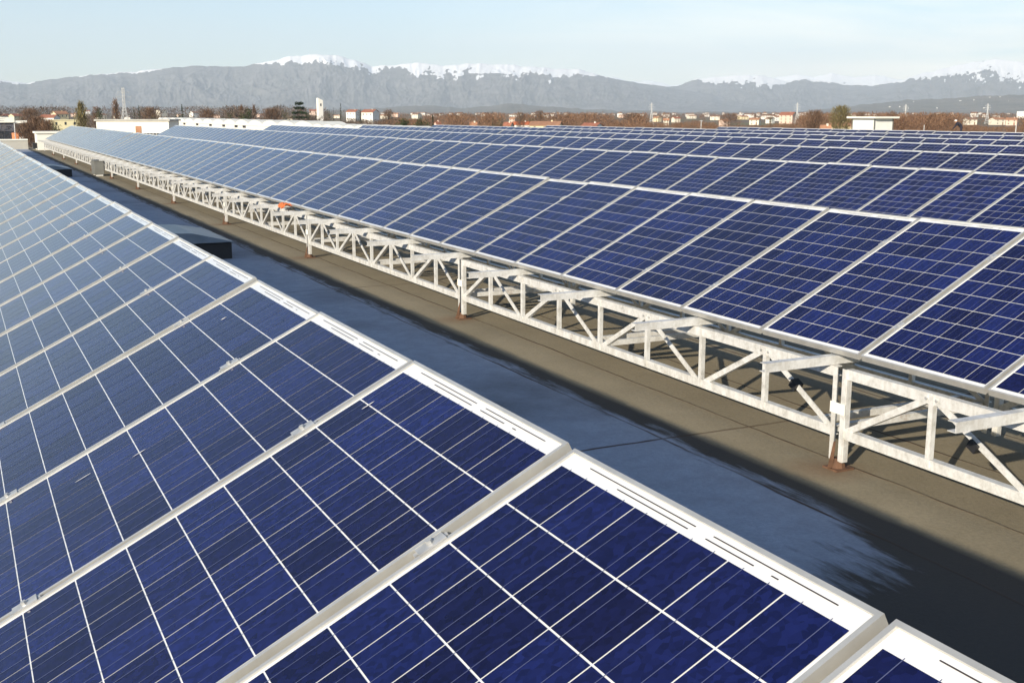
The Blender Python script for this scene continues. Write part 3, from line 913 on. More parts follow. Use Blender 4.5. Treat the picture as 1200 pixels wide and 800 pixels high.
# ------------------------------------------------------------------ a person bending over behind the last row
def person():
    p = at(1125, 114)
    jac = simple('dark_blue_workwear', (0.018, 0.018, 0.032), 0.85, 0.3, 8)
    skin = simple('skin', (0.42, 0.24, 0.16), 0.6, 0.1, 6)
    capm = simple('white_cap', (0.82, 0.80, 0.76), 0.7, 0.05, 6)
    S = RGT; B = Vector((FWD.x, FWD.y, 0)).normalized()
    def W(r, d, z): return Vector((S.x*r+B.x*d, S.y*r+B.y*d, z))
    J = {  # bent forward to the left, one arm reaching down
        'pelvis': (W(0.28, 0, 0.98), 0.20), 'waist': (W(0.12, 0, 1.14), 0.20), 'chest': (W(-0.12, 0, 1.27), 0.21), 'neck': (W(-0.25, 0, 1.39), 0.09), 'head': (W(-0.30, 0, 1.46), 0.09), 'crown': (W(-0.34, 0, 1.55), 0.085),
        'hipL': (W(0.20, -0.11, 0.92), 0.11), 'kneeL': (W(0.12, -0.14, 0.50), 0.075), 'ankL': (W(0.22, -0.14, 0.09), 0.05), 'toeL': (W(0.05, -0.14, 0.04), 0.04),
        'hipR': (W(0.24, 0.11, 0.92), 0.11), 'kneeR': (W(0.30, 0.15, 0.50), 0.075), 'ankR': (W(0.40, 0.16, 0.09), 0.05), 'toeR': (W(0.23, 0.16, 0.04), 0.04),
        'shL': (W(-0.18, -0.20, 1.30), 0.08), 'elL': (W(-0.40, -0.22, 1.08), 0.06), 'wrL': (W(-0.58, -0.20, 0.88), 0.045), 'haL': (W(-0.64, -0.19, 0.80), 0.045),
        'shR': (W(-0.12, 0.20, 1.30), 0.08), 'elR': (W(-0.28, 0.26, 1.02), 0.06), 'wrR': (W(-0.46, 0.22, 0.82), 0.045), 'haR': (W(-0.52, 0.21, 0.74), 0.045)}
    E_ = [('pelvis', 'waist'), ('waist', 'chest'), ('chest', 'neck'), ('neck', 'head'), ('head', 'crown'), ('pelvis', 'hipL'), ('hipL', 'kneeL'), ('kneeL', 'ankL'), ('ankL', 'toeL'),
          ('pelvis', 'hipR'), ('hipR', 'kneeR'), ('kneeR', 'ankR'), ('ankR', 'toeR'), ('chest', 'shL'), ('shL', 'elL'), ('elL', 'wrL'), ('wrL', 'haL'),
          ('chest', 'shR'), ('shR', 'elR'), ('elR', 'wrR'), ('wrR', 'haR')]
    ks = list(J)
    me = bpy.data.meshes.new('person')
    me.from_pydata([J[k][0] for k in ks], [(ks.index(a), ks.index(b)) for a, b in E_], [])
    o = put('person', me, loc=(p.x, p.y, ROOF))
    sk = o.modifiers.new('skin', 'SKIN')
    for i, k in enumerate(ks):
        r = J[k][1]; me.skin_vertices[0].data[i].radius = (r, r)
    me.skin_vertices[0].data[0].use_root = True
    o.modifiers.new('smooth', 'SUBSURF').levels = 1
    me.materials.append(jac)
    tag(o, 'person in dark work clothes and white cap bending over beyond the last panels', 'person')
    mb = MB()
    hc = J['crown'][0]+Vector((0, 0, -0.04))
    for a in range(10):
        pass
    n = 10; rings = [(0.0, 0.118), (0.05, 0.116), (0.095, 0.09), (0.12, 0.03)]
    vs = []
    for z, r in rings:
        for i in range(n):
            w = 2*math.pi*i/n; vs.append(hc+Vector((math.cos(w)*r, math.sin(w)*r, z+0.02)))
    fs = [(k*n+i, k*n+(i+1) % n, (k+1)*n+(i+1) % n, (k+1)*n+i) for k in range(3) for i in range(n)]+[tuple(range(3*n, 4*n))]
    mb.add(vs, fs)
    f = -S
    mb.add([hc+f*0.10+B*0.08+Vector((0, 0, 0.02)), hc+f*0.22+B*0.05+Vector((0, 0, 0.0)), hc+f*0.22-B*0.05+Vector((0, 0, 0.0)), hc+f*0.10-B*0.08+Vector((0, 0, 0.02))], [(0, 1, 2, 3)])
    mb.build('cap', capm, o)
    mb = MB()
    hd = J['head'][0]
    vs = []
    rings = [(-0.09, 0.03), (-0.05, 0.085), (0.02, 0.102), (0.08, 0.095)]
    for z, r in rings:
        for i in range(n):
            w = 2*math.pi*i/n; vs.append(hd+Vector((math.cos(w)*r, math.sin(w)*r, z)))
    fs = [(k*n+i, k*n+(i+1) % n, (k+1)*n+(i+1) % n, (k+1)*n+i) for k in range(3) for i in range(n)]+[tuple(range(n-1, -1, -1)), tuple(range(3*n, 4*n))]
    mb.add(vs, fs)
    nose = hd-S*0.10
    mb.add([nose+B*0.015+Vector((0, 0, -0.02)), nose-B*0.015+Vector((0, 0, -0.02)), nose-S*0.025+Vector((0, 0, -0.015)), nose+Vector((0, 0, 0.03))], [(0, 1, 2), (0, 2, 3), (1, 3, 2)])
    mb.build('face', skin, o)
person()

# ------------------------------------------------------------------ neighbouring buildings
MAT_CACHE = {}
def wallmat(c):
    k = ('w',)+tuple(c)
    if k not in MAT_CACHE: MAT_CACHE[k] = simple('plaster_wall', c, 0.85, 0.08, 0.5)
    return MAT_CACHE[k]
def roofmat(c):
    k = ('r',)+tuple(c)
    if k not in MAT_CACHE: MAT_CACHE[k] = simple('clay_tile_roof', c, 0.85, 0.25, 0.9)
    return MAT_CACHE[k]
YEL, CRM, WHT, PNK = (0.70, 0.60, 0.38), (0.70, 0.64, 0.52), (0.80, 0.77, 0.70), (0.66, 0.48, 0.38)
RED, ORG, BRN = (0.34, 0.13, 0.075), (0.40, 0.20, 0.11), (0.25, 0.15, 0.10)

HOUSES = []
def house(u, wpx, vtop, h, label, wall=CRM, roofc=ORG, d=None, rot=0.25, storeys=2, flat=False, chim=True, depth=None, group='houses scattered over the plain'):
    d = 11.5*FPX/wpx                                    # a house front is some 11 m wide
    if vtop > 131.4: d = min(d, 4.5*FPX/(vtop-131.4))
    h = CAMZ-(vtop-131.4)*mpp(u, d)
    HOUSES.append((u, wpx/2, d, vtop))
    p = at(u, d)
    w = wpx*mpp(u, d)
    dp = depth or min(w*0.8, 10)
    fac = math.atan2(-p.y, -p.x)                        # direction to the camera
    if rot == 0.25: rot = math.sin(u*12.9)*0.7
    t = empty('house', p, fac+rot, label, 'house', group)
    rh = 0.0 if flat else min(h*0.24, 2.2)
    wh = h-rh
    mb = MB(); hw = w/2
    if flat:
        mb.box(-dp, 0, -hw, hw, 0, wh)
    else:
        mb.box(-dp, 0, -hw, hw, 0, wh)
        mb.add([(-dp, -hw, wh), (0, -hw, wh), (-dp/2, -hw, h-0.12)], [(0, 1, 2)]); mb.add([(-dp, hw, wh), (0, hw, wh), (-dp/2, hw, h-0.12)], [(0, 2, 1)])
    mb.build('wall', wallmat(wall), t)
    mb = MB(); ov = 0.4
    if flat:
        mb.box(-dp-0.2, 0.2, -hw-0.2, hw+0.2, wh+0.003, wh+0.35)
    else:
        sl_ = rh/(dp/2)
        for s in (1, -1):
            e = 0 if s == 1 else -dp
            a = (e+s*ov, -hw-ov, wh-ov*sl_); b = (e+s*ov, hw+ov, wh-ov*sl_); c = (-dp/2, hw+ov, h); dd = (-dp/2, -hw-ov, h)
            up = Vector((0, 0, 0.16))
            A_ = [Vector(q)+Vector((0, 0, 0.02)) for q in (a, b, c, dd)]; B_ = [q+up for q in A_]
            fsx = [(0, 1, 2, 3), (7, 6, 5, 4), (0, 4, 5, 1), (1, 5, 6, 2), (2, 6, 7, 3), (3, 7, 4, 0)]
            mb.add(A_+B_, fsx)
    ro = mb.build('roof', wallmat(wall) if flat else roofmat(roofc), t)
    if chim and not flat:
        mb = MB(); mb.box(-dp*0.5-0.35, -dp*0.5+0.35, hw*0.4-0.3, hw*0.4+0.3, h-0.6, h+0.6); mb.build('chimney', wallmat(wall), ro)
    nw = max(2, int(w/3.2))
    fh = wh/storeys
    for s in range(storeys):
        for k in range(nw):
            y = -hw+(k+0.5)*w/nw
            if s == 0 and k == nw//2:
                mb = MB(); mb.box(0.004, 0.05, y-0.5, y+0.5, 0.05, 2.1); mb.build('door', roofmat(BRN), t)
                continue
            mb = MB(); mb.box(0.004, 0.05, y-0.4, y+0.4, s*fh+fh*0.42, s*fh+fh*0.80); mb.build('window', M_DARKGLASS, t)
    return t

H = house
H(76, 30, 141.0, 5, 'low pale yellow flat roofed building beneath the yellow house', (0.76, 0.68, 0.42), flat=True, rot=0.1)
H(73, 15, 130.5, 9, 'yellow gabled house behind the white sheds at far left', YEL, ORG, d=290, rot=0.5)
H(54, 18, 134.6, 6, 'long low white house with a red roof left of the yellow house', WHT, RED, d=300, storeys=1)
H(6, 12, 133.6, 8, 'cream house above the flat white shed at the left edge', CRM, RED, d=330)
H(22, 13, 133.5, 8, 'yellowish house right of the cream house at the left edge', YEL, RED, d=350)
H(103, 5, 129.4, 9, 'narrow white house just right of the tall poplar', WHT, RED, d=380)
H(86, 6, 132.6, 8, 'small pink house between yellow house and poplar', PNK, RED, d=420)
H(139, 7, 134.8, 7, 'small pale house left of the leftmost pylon', CRM, ORG, d=370, storeys=1)
H(154, 9, 136.4, 6, 'white gabled house beneath the leftmost pylon', WHT, BRN, d=300, storeys=1, rot=1.2)
H(120, 10, 133.2, 7, 'brown roofed house between poplar and leftmost pylon', CRM, BRN, d=420)
H(192, 10, 129.6, 9, 'cream flat topped block above the white factory', CRM, RED, d=520, flat=True)
H(230, 9, 130.6, 8, 'white house right of the spiky dark conifer', WHT, BRN, d=480)
H(212, 6, 134.0, 7, 'orange house above the scalloped factory, left part', PNK, ORG, d=430)
H(254, 7, 134.6, 7, 'low orange roofed house above factory windows', PNK, ORG, d=450)
H(307, 7, 133.6, 7, 'peach house right of the round dark tree', PNK, ORG, d=460)
H(340, 5, 137.0, 6, 'small tan house below the cedar on the left', CRM, BRN, d=400, storeys=1)
H(367, 8, 128.6, 9, 'pink house touching the white tower on its left', PNK, RED, d=420)
H(394, 8, 134.6, 6, 'low cream cottage right of the white tower', CRM, ORG, d=420, storeys=1)
H(411, 13, 128.8, 9, 'white red roofed house, left one of the bright pair', WHT, RED, d=400)
H(430, 16, 128.6, 10, 'white red roofed house, right and larger of the bright pair', WHT, RED, d=370)
H(450, 9, 134.0, 7, 'orange roofed house right of the bright pair', CRM, ORG, d=430)
H(463, 7, 132.4, 7, 'peach house left of the hedge behind the factory', PNK, ORG, d=470)
H(486, 9, 132.6, 7, 'cream house rising over the dark hedge', CRM, BRN, d=470)
H(514, 6, 142.0, 4, 'little red roofed house at the right end of the white factory', PNK, RED, d=360, storeys=1)
H(555, 7, 143.0, 5, 'low cream house left of the dark bushes in the middle', CRM, ORG, storeys=1)
H(594, 9, 143.2, 5.4, 'bright cream house beside the dark bushes', CRM, RED, d=330, rot=-0.5)
H(612, 18, 142.6, 5.4, 'white farm wing with a red roof', WHT, (0.55, 0.14, 0.05), d=345, storeys=1)
H(638, 34, 142.4, 5.6, 'long yellow farmhouse with an orange roof, middle of the plain', YEL, ORG, d=365, rot=-0.15)
H(600, 7, 137.5, 6, 'pink house behind the white farm wing', PNK, ORG)
H(690, 20, 144.0, 4.8, 'low white barn with red roof right of the long farmhouse', WHT, RED, d=345, storeys=1)
H(728, 8, 134.4, 8, 'pink house alone among the brown woods', PNK, ORG)
H(768, 8, 136.6, 6.4, 'yellow house at the foot of the second pylon', YEL, ORG)
H(781, 6, 138.6, 6, 'small cream house just right of the second pylon', CRM, ORG)
H(794, 8, 137.0, 6.4, 'cream house farther right of the second pylon', CRM, RED)
H(812, 9, 134.6, 7.4, 'pale house row end in the woods', CRM, ORG)
H(838, 11, 135.0, 7.4, 'pale long house left of the yellow pair', CRM, BRN)
H(852, 10, 139.4, 6, 'low pink roofed house below the pale long house', PNK, ORG)
H(873, 10, 135.4, 7, 'yellow house, left one of the yellow pair', YEL, RED)
H(884, 11, 138.2, 6.2, 'cream house touching the yellow one on its right', CRM, ORG)
H(901, 8, 137.4, 6.5, 'white house left of the dark tree before the third pylon', WHT, BRN)
H(914, 12, 135.6, 7, 'white house with yellow side left of the third pylon', WHT, ORG, rot=0.6)
H(921, 16, 131.6, 9, 'pink apartment block behind the white house by the third pylon', PNK, RED, d=1100, storeys=3)
H(969, 10, 146.6, 4.6, 'cream end house of the farm left of the hut', CRM, ORG, d=340, storeys=1)
H(987, 24, 143.8, 5.6, 'yellow farmhouse with orange roof left of the hut', YEL, ORG, d=350)
H(1140, 12, 137.8, 6.2, 'pale yellow house right of the bending person', CRM, BRN, rot=0.5)
H(1173, 14, 137.8, 6.4, 'cream house with orange roof near the right edge', CRM, ORG)
H(1186, 12, 138.0, 6.2, 'peach house with orange roof nearest the right edge', PNK, ORG)
H(1196, 8, 131.0, 9, 'white block on the horizon at the right edge', WHT, RED, d=1200, flat=True)

# slab tower
def tower():
    d = 430; p = at(376.5, d); s = mpp(376, d)
    t = empty('tower', p, math.atan2(-p.y, -p.x)+0.35, 'slim white slab tower rising over the houses', 'tower')
    h = CAMZ-(117.2-131.4)*s
    mb = MB(); mb.box(-2.0, 0, -1.0, 0.8, 0, h-0.4)
    mb.add([(-2.0, -1.0, h-0.4), (0, -1.0, h-0.4), (0, 0.8, h-0.4), (-2.0, 0.8, h-0.4), (-2.0, -1.0, h+0.5), (0, -1.0, h+0.5), (0, 0.8, h-0.35), (-2.0, 0.8, h-0.35)],
           [(4, 5, 6, 7), (0, 1, 5, 4), (1, 2, 6, 5), (2, 3, 7, 6), (3, 0, 4, 7)])
    mb.build('shaft', wallmat(WHT), t)
    mb = MB(); mb.box(0.004, 0.06, -0.3, 0.15, h-2.4, h-1.5); mb.build('louvre', M_DARKGLASS, t)
tower()

# white factory with a scalloped row of barrel roofs
def factory():
    yx, x0 = None, 62.0
    y1 = endy(515, 147, x0); y2 = endy(185, 138, x0)
    t = empty('factory', (x0, y1, 0), 0, 'long white factory with scalloped barrel roofs behind the panel rows', 'factory')
    top = CAMZ-2.15
    mb = MB(); mb.box(0, 7, 0, y2-y1, 0, top-0.9); mb.build('wall', M_WHITE, t)
    y = 0.0; L = y2-y1
    while y < L-1:
        w = 6.2 if y < 60 else 13.0
        w = min(w, L-y)
        h = 0.42 if w < 8 else 0.85
        n = 10
        ring = [(y, top-0.895)]+[(y+w*i/n, top-0.45+h*math.sin(math.pi*i/n)**0.8-(0.1 if i in (0, n) else 0)) for i in range(n+1)]+[(y+w, top-0.895)]
        mb = MB(); k = len(ring)
        mb.add([(-0.15, a, b) for a, b in ring]+[(7, a, b) for a, b in ring],
               [tuple(range(k-1, -1, -1)), tuple(range(k, 2*k))]+[(i, (i+1) % k, k+(i+1) % k, k+i) for i in range(k)])
        mb.build('barrel_roof', M_WHITE, t)
        y += w
    for u in (187, 204, 216, 231, 246.5, 262, 276.5, 286):
        yy = endy(u, 142, x0)-y1
        mb = MB(); mb.box(-0.05, -0.004, yy-1.6, yy+1.6, CAMZ-3.6, CAMZ-2.75); mb.build('window', M_DARKGLASS, t)
    for u in (289.5, 305, 388):
        yy = endy(u, 147, x0)-y1
        mb = MB(); mb.box(-0.06, -0.004, yy-1.9, yy+1.9, CAMZ-5.6, CAMZ-4.0); mb.build('opening', M_BLACKPL, t)
factory()

def shed():
    d = 150
    pa, pb = at(112, d), at(197, d-3)
    t = empty('white_shed', pa, math.atan2((pb-pa).y, (pb-pa).x), 'long flat white shed behind the far end of the second row', 'shed')
    L = (pb-pa).length
    top = CAMZ-(141.5-131.4)*mpp(150, d)
    mb = MB(); mb.box(0, L, 0, 4, 0, top); mb.build('wall', M_WHITE, t)
    mb = MB(); mb.box(-0.2, L+0.2, -0.2, 4.2, top+0.003, top+0.2); mb.build('roof', M_CONC, t)
    f = (163-112)/88
    mb = MB(); mb.box(L*f-0.35, L*f+0.35, -0.06, -0.004, top-2.1, top-0.6); mb.build('door', roofmat(ORG), t)
    for k in range(6):
        q = L*(0.62+k*0.045); mb = MB(); mb.box(q-0.16, q+0.16, -0.05, -0.004, top-2.0, top-1.45); mb.build('window', M_DARKGLASS, t)
    # white shed with wall shade painted as dark grey, at the left edge
    d = 400; p = at(-8, d); s = mpp(0, d)
    q = at(31, d)
    t = empty('flat_shed', p, math.atan2((q-p).y, (q-p).x), 'flat roofed shed with a bright white fascia at the left edge', 'shed')
    L = (q-p).length
    tp = CAMZ-(137.2-131.4)*s
    mb = MB(); mb.box(0, L*0.62, 1.0, 12, 0, tp-1.7); mb.build('wall', simple('shaded_shed_wall', (0.10, 0.10, 0.12), 0.8, 0.2, 0.6), t)
    mb = MB(); mb.box(-0.3, L*0.62, 0, 12.3, tp-1.69, tp); mb.build('fascia', M_WHITE, t)
    mb = MB(); mb.box(L*0.62+0.01, L, 0.2, 8, tp-1.9, tp-1.1); mb.build('canopy', M_WHITE, t)
    for k in range(3):
        mb = MB(); a = L*(0.12+0.17*k); mb.box(a, a+1.5, 0.94, 0.996, 0.9, 3.6); mb.build('window', M_DARKGLASS, t)
shed()

def yard():
    d = 350; p = at(17, d); s = mpp(16, d)
    zt = CAMZ-(155.0-131.4)*s
    t = empty('truck', p, math.atan2(-p.y, -p.x)+1.2, 'orange box truck parked in the yard at the left edge', 'truck')
    om = simple('orange_paint', (0.62, 0.20, 0.06), 0.5, 0.15, 2)
    mb = MB(); mb.box(-0.8, 1.1, -1.1, 1.1, 0.9, zt); mb.build('cargo_box', om, t, 0.03)
    mb = MB(); mb.box(1.15, 2.6, -1.05, 1.05, 0.7, zt*0.72); mb.build('cab', simple('cab_paint', (0.7, 0.66, 0.6), 0.4, 0.1, 2), t, 0.12)
    mb = MB(); mb.box(2.604, 2.63, -0.9, 0.9, zt*0.42, zt*0.66); mb.build('windscreen', M_DARKGLASS, t)
    for x in (-0.2, 1.9):
        for e in (-1, 1):
            mb = MB(); mb.tube((x, e*0.85, 0.45), (x, e*1.08, 0.45), 0.45, 0.45, 14); mb.build('wheel', M_BLACKPL, t)
    for (u, v, d, lab) in ((15.8, 143.8, 330, 'slim white lamp post in the yard at the left edge'), (822, 140.5, 420, 'pale timber pole standing alone in the brown field'), (1192, 146, 200, 'short pale pole by the right edge'), (1084, 146, 260, 'thin pole in the field left of the bending person')):
        p = at(u, d); h = CAMZ-(v-131.4)*mpp(u, d)
        t = empty('pole', p, 0, lab, 'pole')
        mb = MB(); mb.tube((0, 0, 0), (0, 0, h), 0.16 if d > 300 else 0.10, 0.10 if d > 300 else 0.06, 8); mb.build('shaft', M_PYLON, t)
        if u == 822:
            mb = MB(); mb.box(-0.6, 0.6, -0.06, 0.06, h-0.35, h-0.2); mb.build('arm', M_PYLON, t)
yard()

# ------------------------------------------------------------------ pylons
def pylon(u, vt, vb, d, label, wide=1.0):
    p = at(u, d); s = mpp(u, d)
    h = CAMZ-(vt-131.4)*s
    t = empty('pylon', p, math.atan2(-p.y, -p.x)+math.pi/2+0.3, label, 'pylon', 'lattice pylons over the plain')
    w0, w1 = h*0.09*wide, h*0.018*wide
    r = max(0.08, s*0.13)
    legs = MB(); lat = MB(); arms = MB()
    cs = [(-1, -1), (1, -1), (1, 1), (-1, 1)]
    wz = lambda z: w0+(w1-w0)*min(1, z/(h*0.62)) if z < h*0.62 else w1
    zs = [0]+[h*f for f in (0.12, 0.23, 0.33, 0.42, 0.50, 0.57, 0.62, 0.70, 0.78, 0.86, 0.94, 1.0)]
    for a, b in zip(zs[:-1], zs[1:]):
        wa, wb = wz(a), wz(b)
        for k, (x, y) in enumerate(cs):
            legs.tube((x*wa, y*wa, a), (x*wb, y*wb, b), r, r, 4)
            x2, y2 = cs[(k+1) % 4]
            lat.tube((x*wa, y*wa, a), (x2*wb, y2*wb, b), r*0.6, r*0.6, 4)
            lat.tube((x2*wa, y2*wa, a), (x*wb, y*wb, b), r*0.6, r*0.6, 4)
    legs.build('tower_legs', M_PYLON, t); lat.build('lattice', M_PYLON, t)
    for f, ln in ((0.70, 0.13), (0.80, 0.16), (0.90, 0.12)):
        for e in (-1, 1):
            mb = MB()
            mb.tube((e*w1, 0, h*f), (e*h*ln, 0, h*f+h*0.012), r*0.9, r*0.6, 4)
            mb.tube((e*w1, 0, h*f+h*0.04), (e*h*ln, 0, h*f+h*0.012), r*0.6, r*0.5, 4)
            mb.tube((e*h*ln*0.95, 0, h*f+h*0.01), (e*h*ln*0.95, 0, h*f-h*0.03), r*0.5, r*0.5, 4)
            mb.build('cross_arm', M_PYLON, t)
pylon(146, 104, 138, 480, 'tall lattice pylon at the left, tallest of all', 1.1)
pylon(763.5, 121, 143, 900, 'lattice pylon in the middle of the plain')
pylon(934, 121, 145, 850, 'lattice pylon left of the white hut')
pylon(1061, 123, 143, 950, 'lattice pylon right of the white hut')
pylon(1157, 122, 140, 1000, 'lattice pylon near the right edge')

# ------------------------------------------------------------------ trees
def cards(centres, dirs, ln, wd, rng):
    """thin quads: centre, long direction, half sizes"""
    n = len(centres)
    r = rng.normal(size=(n, 3)); s = np.cross(dirs, r); s /= np.linalg.norm(s, axis=1, keepdims=True)+1e-9
    a = dirs*ln[:, None]; b = s*wd[:, None]
    return np.stack([centres-a-b, centres+a-b*0.6, centres+a+b*0.6, centres-a+b], 1)

def cards_mesh(name, q, mat):
    me = bpy.data.meshes.new(name)
    n = len(q)
    me.vertices.add(n*4); me.vertices.foreach_set('co', q.reshape(-1).astype(np.float32))
    me.loops.add(n*4); me.loops.foreach_set('vertex_index', np.arange(n*4))
    me.polygons.add(n); me.polygons.foreach_set('loop_start', np.arange(0, n*4, 4))
    me.update(calc_edges=True)
    me.materials.append(mat)
    return me

def unit(v): return v/(np.linalg.norm(v, axis=1, keepdims=True)+1e-9)

def bare_crown(h, w, n, rng, tw=0.035, base=0.22):
    t = rng.beta(1.6, 1.3, n)
    z = h*(base+(1-base)*t)
    rad = w/2*np.sqrt(np.clip(np.sin(np.pi*(0.12+0.82*t)), 0, 1))*np.sqrt(rng.random(n))
    lob = 1+0.25*np.sin(rng.random(n)*6.28*1.0)
    a = rng.random(n)*2*np.pi
    c = np.stack([np.cos(a)*rad*lob, np.sin(a)*rad*lob, z], 1)
    dv = np.stack([np.cos(a)*rad*0.9, np.sin(a)*rad*0.9, 0.35*h*np.ones(n)], 1)+rng.normal(size=(n, 3))*0.12*h
    return cards(c, unit(dv), rng.uniform(0.05, 0.11, n)*h*0.7, np.full(n, tw*h/8), rng)

def conifer_crown(h, w, n, rng, base=0.08):
    t = rng.random(n)**1.4
    z = h*(base+(1-base)*t)
    layer = 0.75+0.25*np.sin(t*38)
    rad = w/2*(1-t)**0.85*layer*np.sqrt(rng.random(n)*0.85+0.15)
    a = rng.random(n)*2*np.pi
    c = np.stack([np.cos(a)*rad, np.sin(a)*rad, z], 1)
    dv = np.stack([np.cos(a), np.sin(a), -0.35+0*a], 1)+rng.normal(size=(n, 3))*0.25
    return cards(c, unit(dv), rng.uniform(0.4, 0.9, n)*w*0.10, np.full(n, 0.028*w)*rng.uniform(0.6, 1.3, n), rng)

def round_crown(h, w, n, rng, base=0.15, flat=1.0):
    k = 9
    lc = np.stack([rng.normal(0, w*0.22, k), rng.normal(0, w*0.22, k), h*(base+(1-base)*rng.uniform(0.25, 0.85, k))], 1)
    i = rng.integers(0, k, n)
    v = unit(rng.normal(size=(n, 3)))*(rng.random(n)**0.4)[:, None]*np.array([w*0.26, w*0.26, h*(1-base)*0.22*flat])
    c = lc[i]+v
    c[:, 2] = np.clip(c[:, 2], h*base*0.6, h)
    return cards(c, unit(rng.normal(size=(n, 3))), np.full(n, w*0.03)*rng.uniform(0.6, 1.5, n), np.full(n, w*0.022), rng)

def cedar_crown(h, w, n, rng):
    lay = np.array([0.34, 0.48, 0.60, 0.72, 0.84, 0.95]); lw = np.array([1.0, 0.95, 0.8, 0.85, 0.55, 0.35])
    i = rng.integers(0, 6, n)
    a = rng.random(n)*2*np.pi
    asym = 1+0.25*np.sin(a*2+i*2.1)
    rad = w/2*lw[i]*asym*np.sqrt(rng.random(n))
    c = np.stack([np.cos(a)*rad, np.sin(a)*rad, h*lay[i]+rng.normal(0, 0.018*h, n)-rad*0.06], 1)
    dv = np.stack([np.cos(a), np.sin(a), 0.05+0*a], 1)+rng.normal(size=(n, 3))*0.3
    return cards(c, unit(dv), np.full(n, w*0.04), np.full(n, w*0.018), rng)

def trunk_mesh(h, r, limbs, w, rng, top=0.9):
    mb = MB()
    lean = rng.normal(0, 0.02*h, 2)
    m = Vector((lean[0], lean[1], h*0.5)); tpt = Vector((lean[0]*1.5, lean[1]*1.5, h*top))
    mb.tube((0, 0, 0), m, r, r*0.6, 7); mb.tube(m, tpt, r*0.6, r*0.12, 6)
    for k in range(limbs):
        a = rng.random()*6.28; z = h*rng.uniform(0.22, 0.7); l_ = w*0.42*rng.uniform(0.6, 1.0)
        b = Vector((lean[0]*z/h, lean[1]*z/h, z)); e = b+Vector((math.cos(a)*l_, math.sin(a)*l_, h*rng.uniform(0.12, 0.28)))
        mb.tube(b, e, r*0.36, r*0.08, 5)
    return mb.mesh('trunk', [M_BARK])

def tree(kind, u, vtop, wpx, d, label, name, mat=None):
    rng = np.random.default_rng(int(u*7+d))
    p = at(u, d); s = mpp(u, d)
    h = CAMZ-(vtop-131.4)*s; w = wpx*s
    t = empty(name, p, rng.random()*6.28, label, 'bush' if name == 'bush' else 'tree', 'single trees on the plain')
    n = int(np.clip(2.2*wpx*wpx+260, 300, 2600))
    if kind == 'bare': q, m, lb = bare_crown(h, w, n, rng), M_TWIG, 7
    elif kind == 'bud': q, m, lb = bare_crown(h, w, n, rng, 0.04, 0.12), M_TWIG2, 7
    elif kind == 'conifer': q, m, lb = conifer_crown(h, w, n, rng), M_CONIF, 0
    elif kind == 'cedar': q, m, lb = cedar_crown(h, w, n, rng), M_CONIF, 6
    else: q, m, lb = round_crown(h, w, n, rng), M_EVER, 5
    put('trunk', trunk_mesh(h, max(0.12, h*0.022), lb, w, rng), t)
    put('crown', cards_mesh('crown', q, mat or m), t)

T = tree
T('bud', 95, 120.5, 14, 330, 'tall narrow olive poplar beside the yellow house', 'poplar_tree')
T('bare', 44, 137.5, 30, 300, 'wide bare brown tree in front of the far roof end', 'bare_tree')
T('bare', 30, 143, 24, 290, 'low bare brown tree right of the flat white shed', 'bare_tree')
T('bare', 55, 141, 22, 280, 'dense bare brown tree next to the dark evergreen bush', 'bare_tree')
T('round', 67, 142.5, 13, 260, 'dark evergreen bush at the far end of the second row', 'evergreen_bush')
T('bare', 136, 117.5, 9, 420, 'tall thin bare tree just left of the tallest pylon', 'bare_tree')
T('conifer', 157, 125.5, 6, 420, 'dark conifer, left of the two beside the tallest pylon', 'conifer_tree')
T('conifer', 163, 124.5, 7, 430, 'dark conifer, right of the two beside the tallest pylon', 'conifer_tree')
T('round', 118, 127.5, 14, 440, 'dusky round tree left of the tallest pylon', 'round_tree')
T('conifer', 213.5, 122.5, 9, 430, 'pointed dark conifer above the factory windows', 'conifer_tree')
T('round', 207, 129.5, 16, 420, 'olive evergreen left of the pointed conifer', 'evergreen_tree')
T('round', 224, 131, 8, 400, 'small dark evergreen right of the pointed conifer', 'evergreen_tree')
T('round', 288, 128, 17, 400, 'broad dark green round tree above the factory', 'evergreen_tree')
T('bare', 283, 124, 4, 450, 'thin bare tree behind the broad round tree', 'bare_tree')
T('bare', 298, 123.5, 4, 470, 'thin bare tree right of the broad round tree', 'bare_tree')
T('cedar', 351, 119.5, 22, 400, 'big dark cedar with flat tiers left of the white tower', 'cedar_tree')
T('round', 372, 124.5, 9, 440, 'dark evergreen hugging the white tower', 'evergreen_tree')
T('round', 385, 127.5, 11, 440, 'grey green tree right of the white tower', 'evergreen_tree')
T('conifer', 399.5, 121.5, 7, 430, 'thin pointed conifer left of the bright pair of houses', 'conifer_tree')
T('conifer', 391, 127, 5, 450, 'short conifer just right of the white tower', 'conifer_tree')
T('round', 423, 126, 8, 460, 'dark tree crown behind the bright pair of houses', 'evergreen_tree')
T('bare', 455, 128.5, 16, 480, 'bare tree right of the bright pair of houses', 'bare_tree')
T('round', 475, 137, 18, 370, 'olive hedge tree at the right part of the factory', 'evergreen_tree')
T('round', 492, 136, 16, 370, 'dark green hedge tree over the factory end', 'evergreen_tree')
T('conifer', 507, 134.5, 10, 365, 'dark conical shrub at the very end of the factory', 'conifer_tree')
T('round', 578, 138, 8, 350, 'dark bush, left of the two in the middle', 'evergreen_bush')
T('round', 586, 137.5, 9, 350, 'dark bush, right of the two in the middle', 'evergreen_bush')
T('bare', 610, 131.5, 15, 480, 'dark bare tree behind the white farm wing', 'bare_tree')
T('bare', 632, 129.8, 16, 560, 'rounded bare tree behind the long yellow farmhouse', 'bare_tree')
T('bare', 686, 133, 6, 520, 'dark little bare tree over the low barn', 'bare_tree')
T('round', 903, 133.5, 7, 620, 'dark tree between white houses left of the third pylon', 'evergreen_tree')
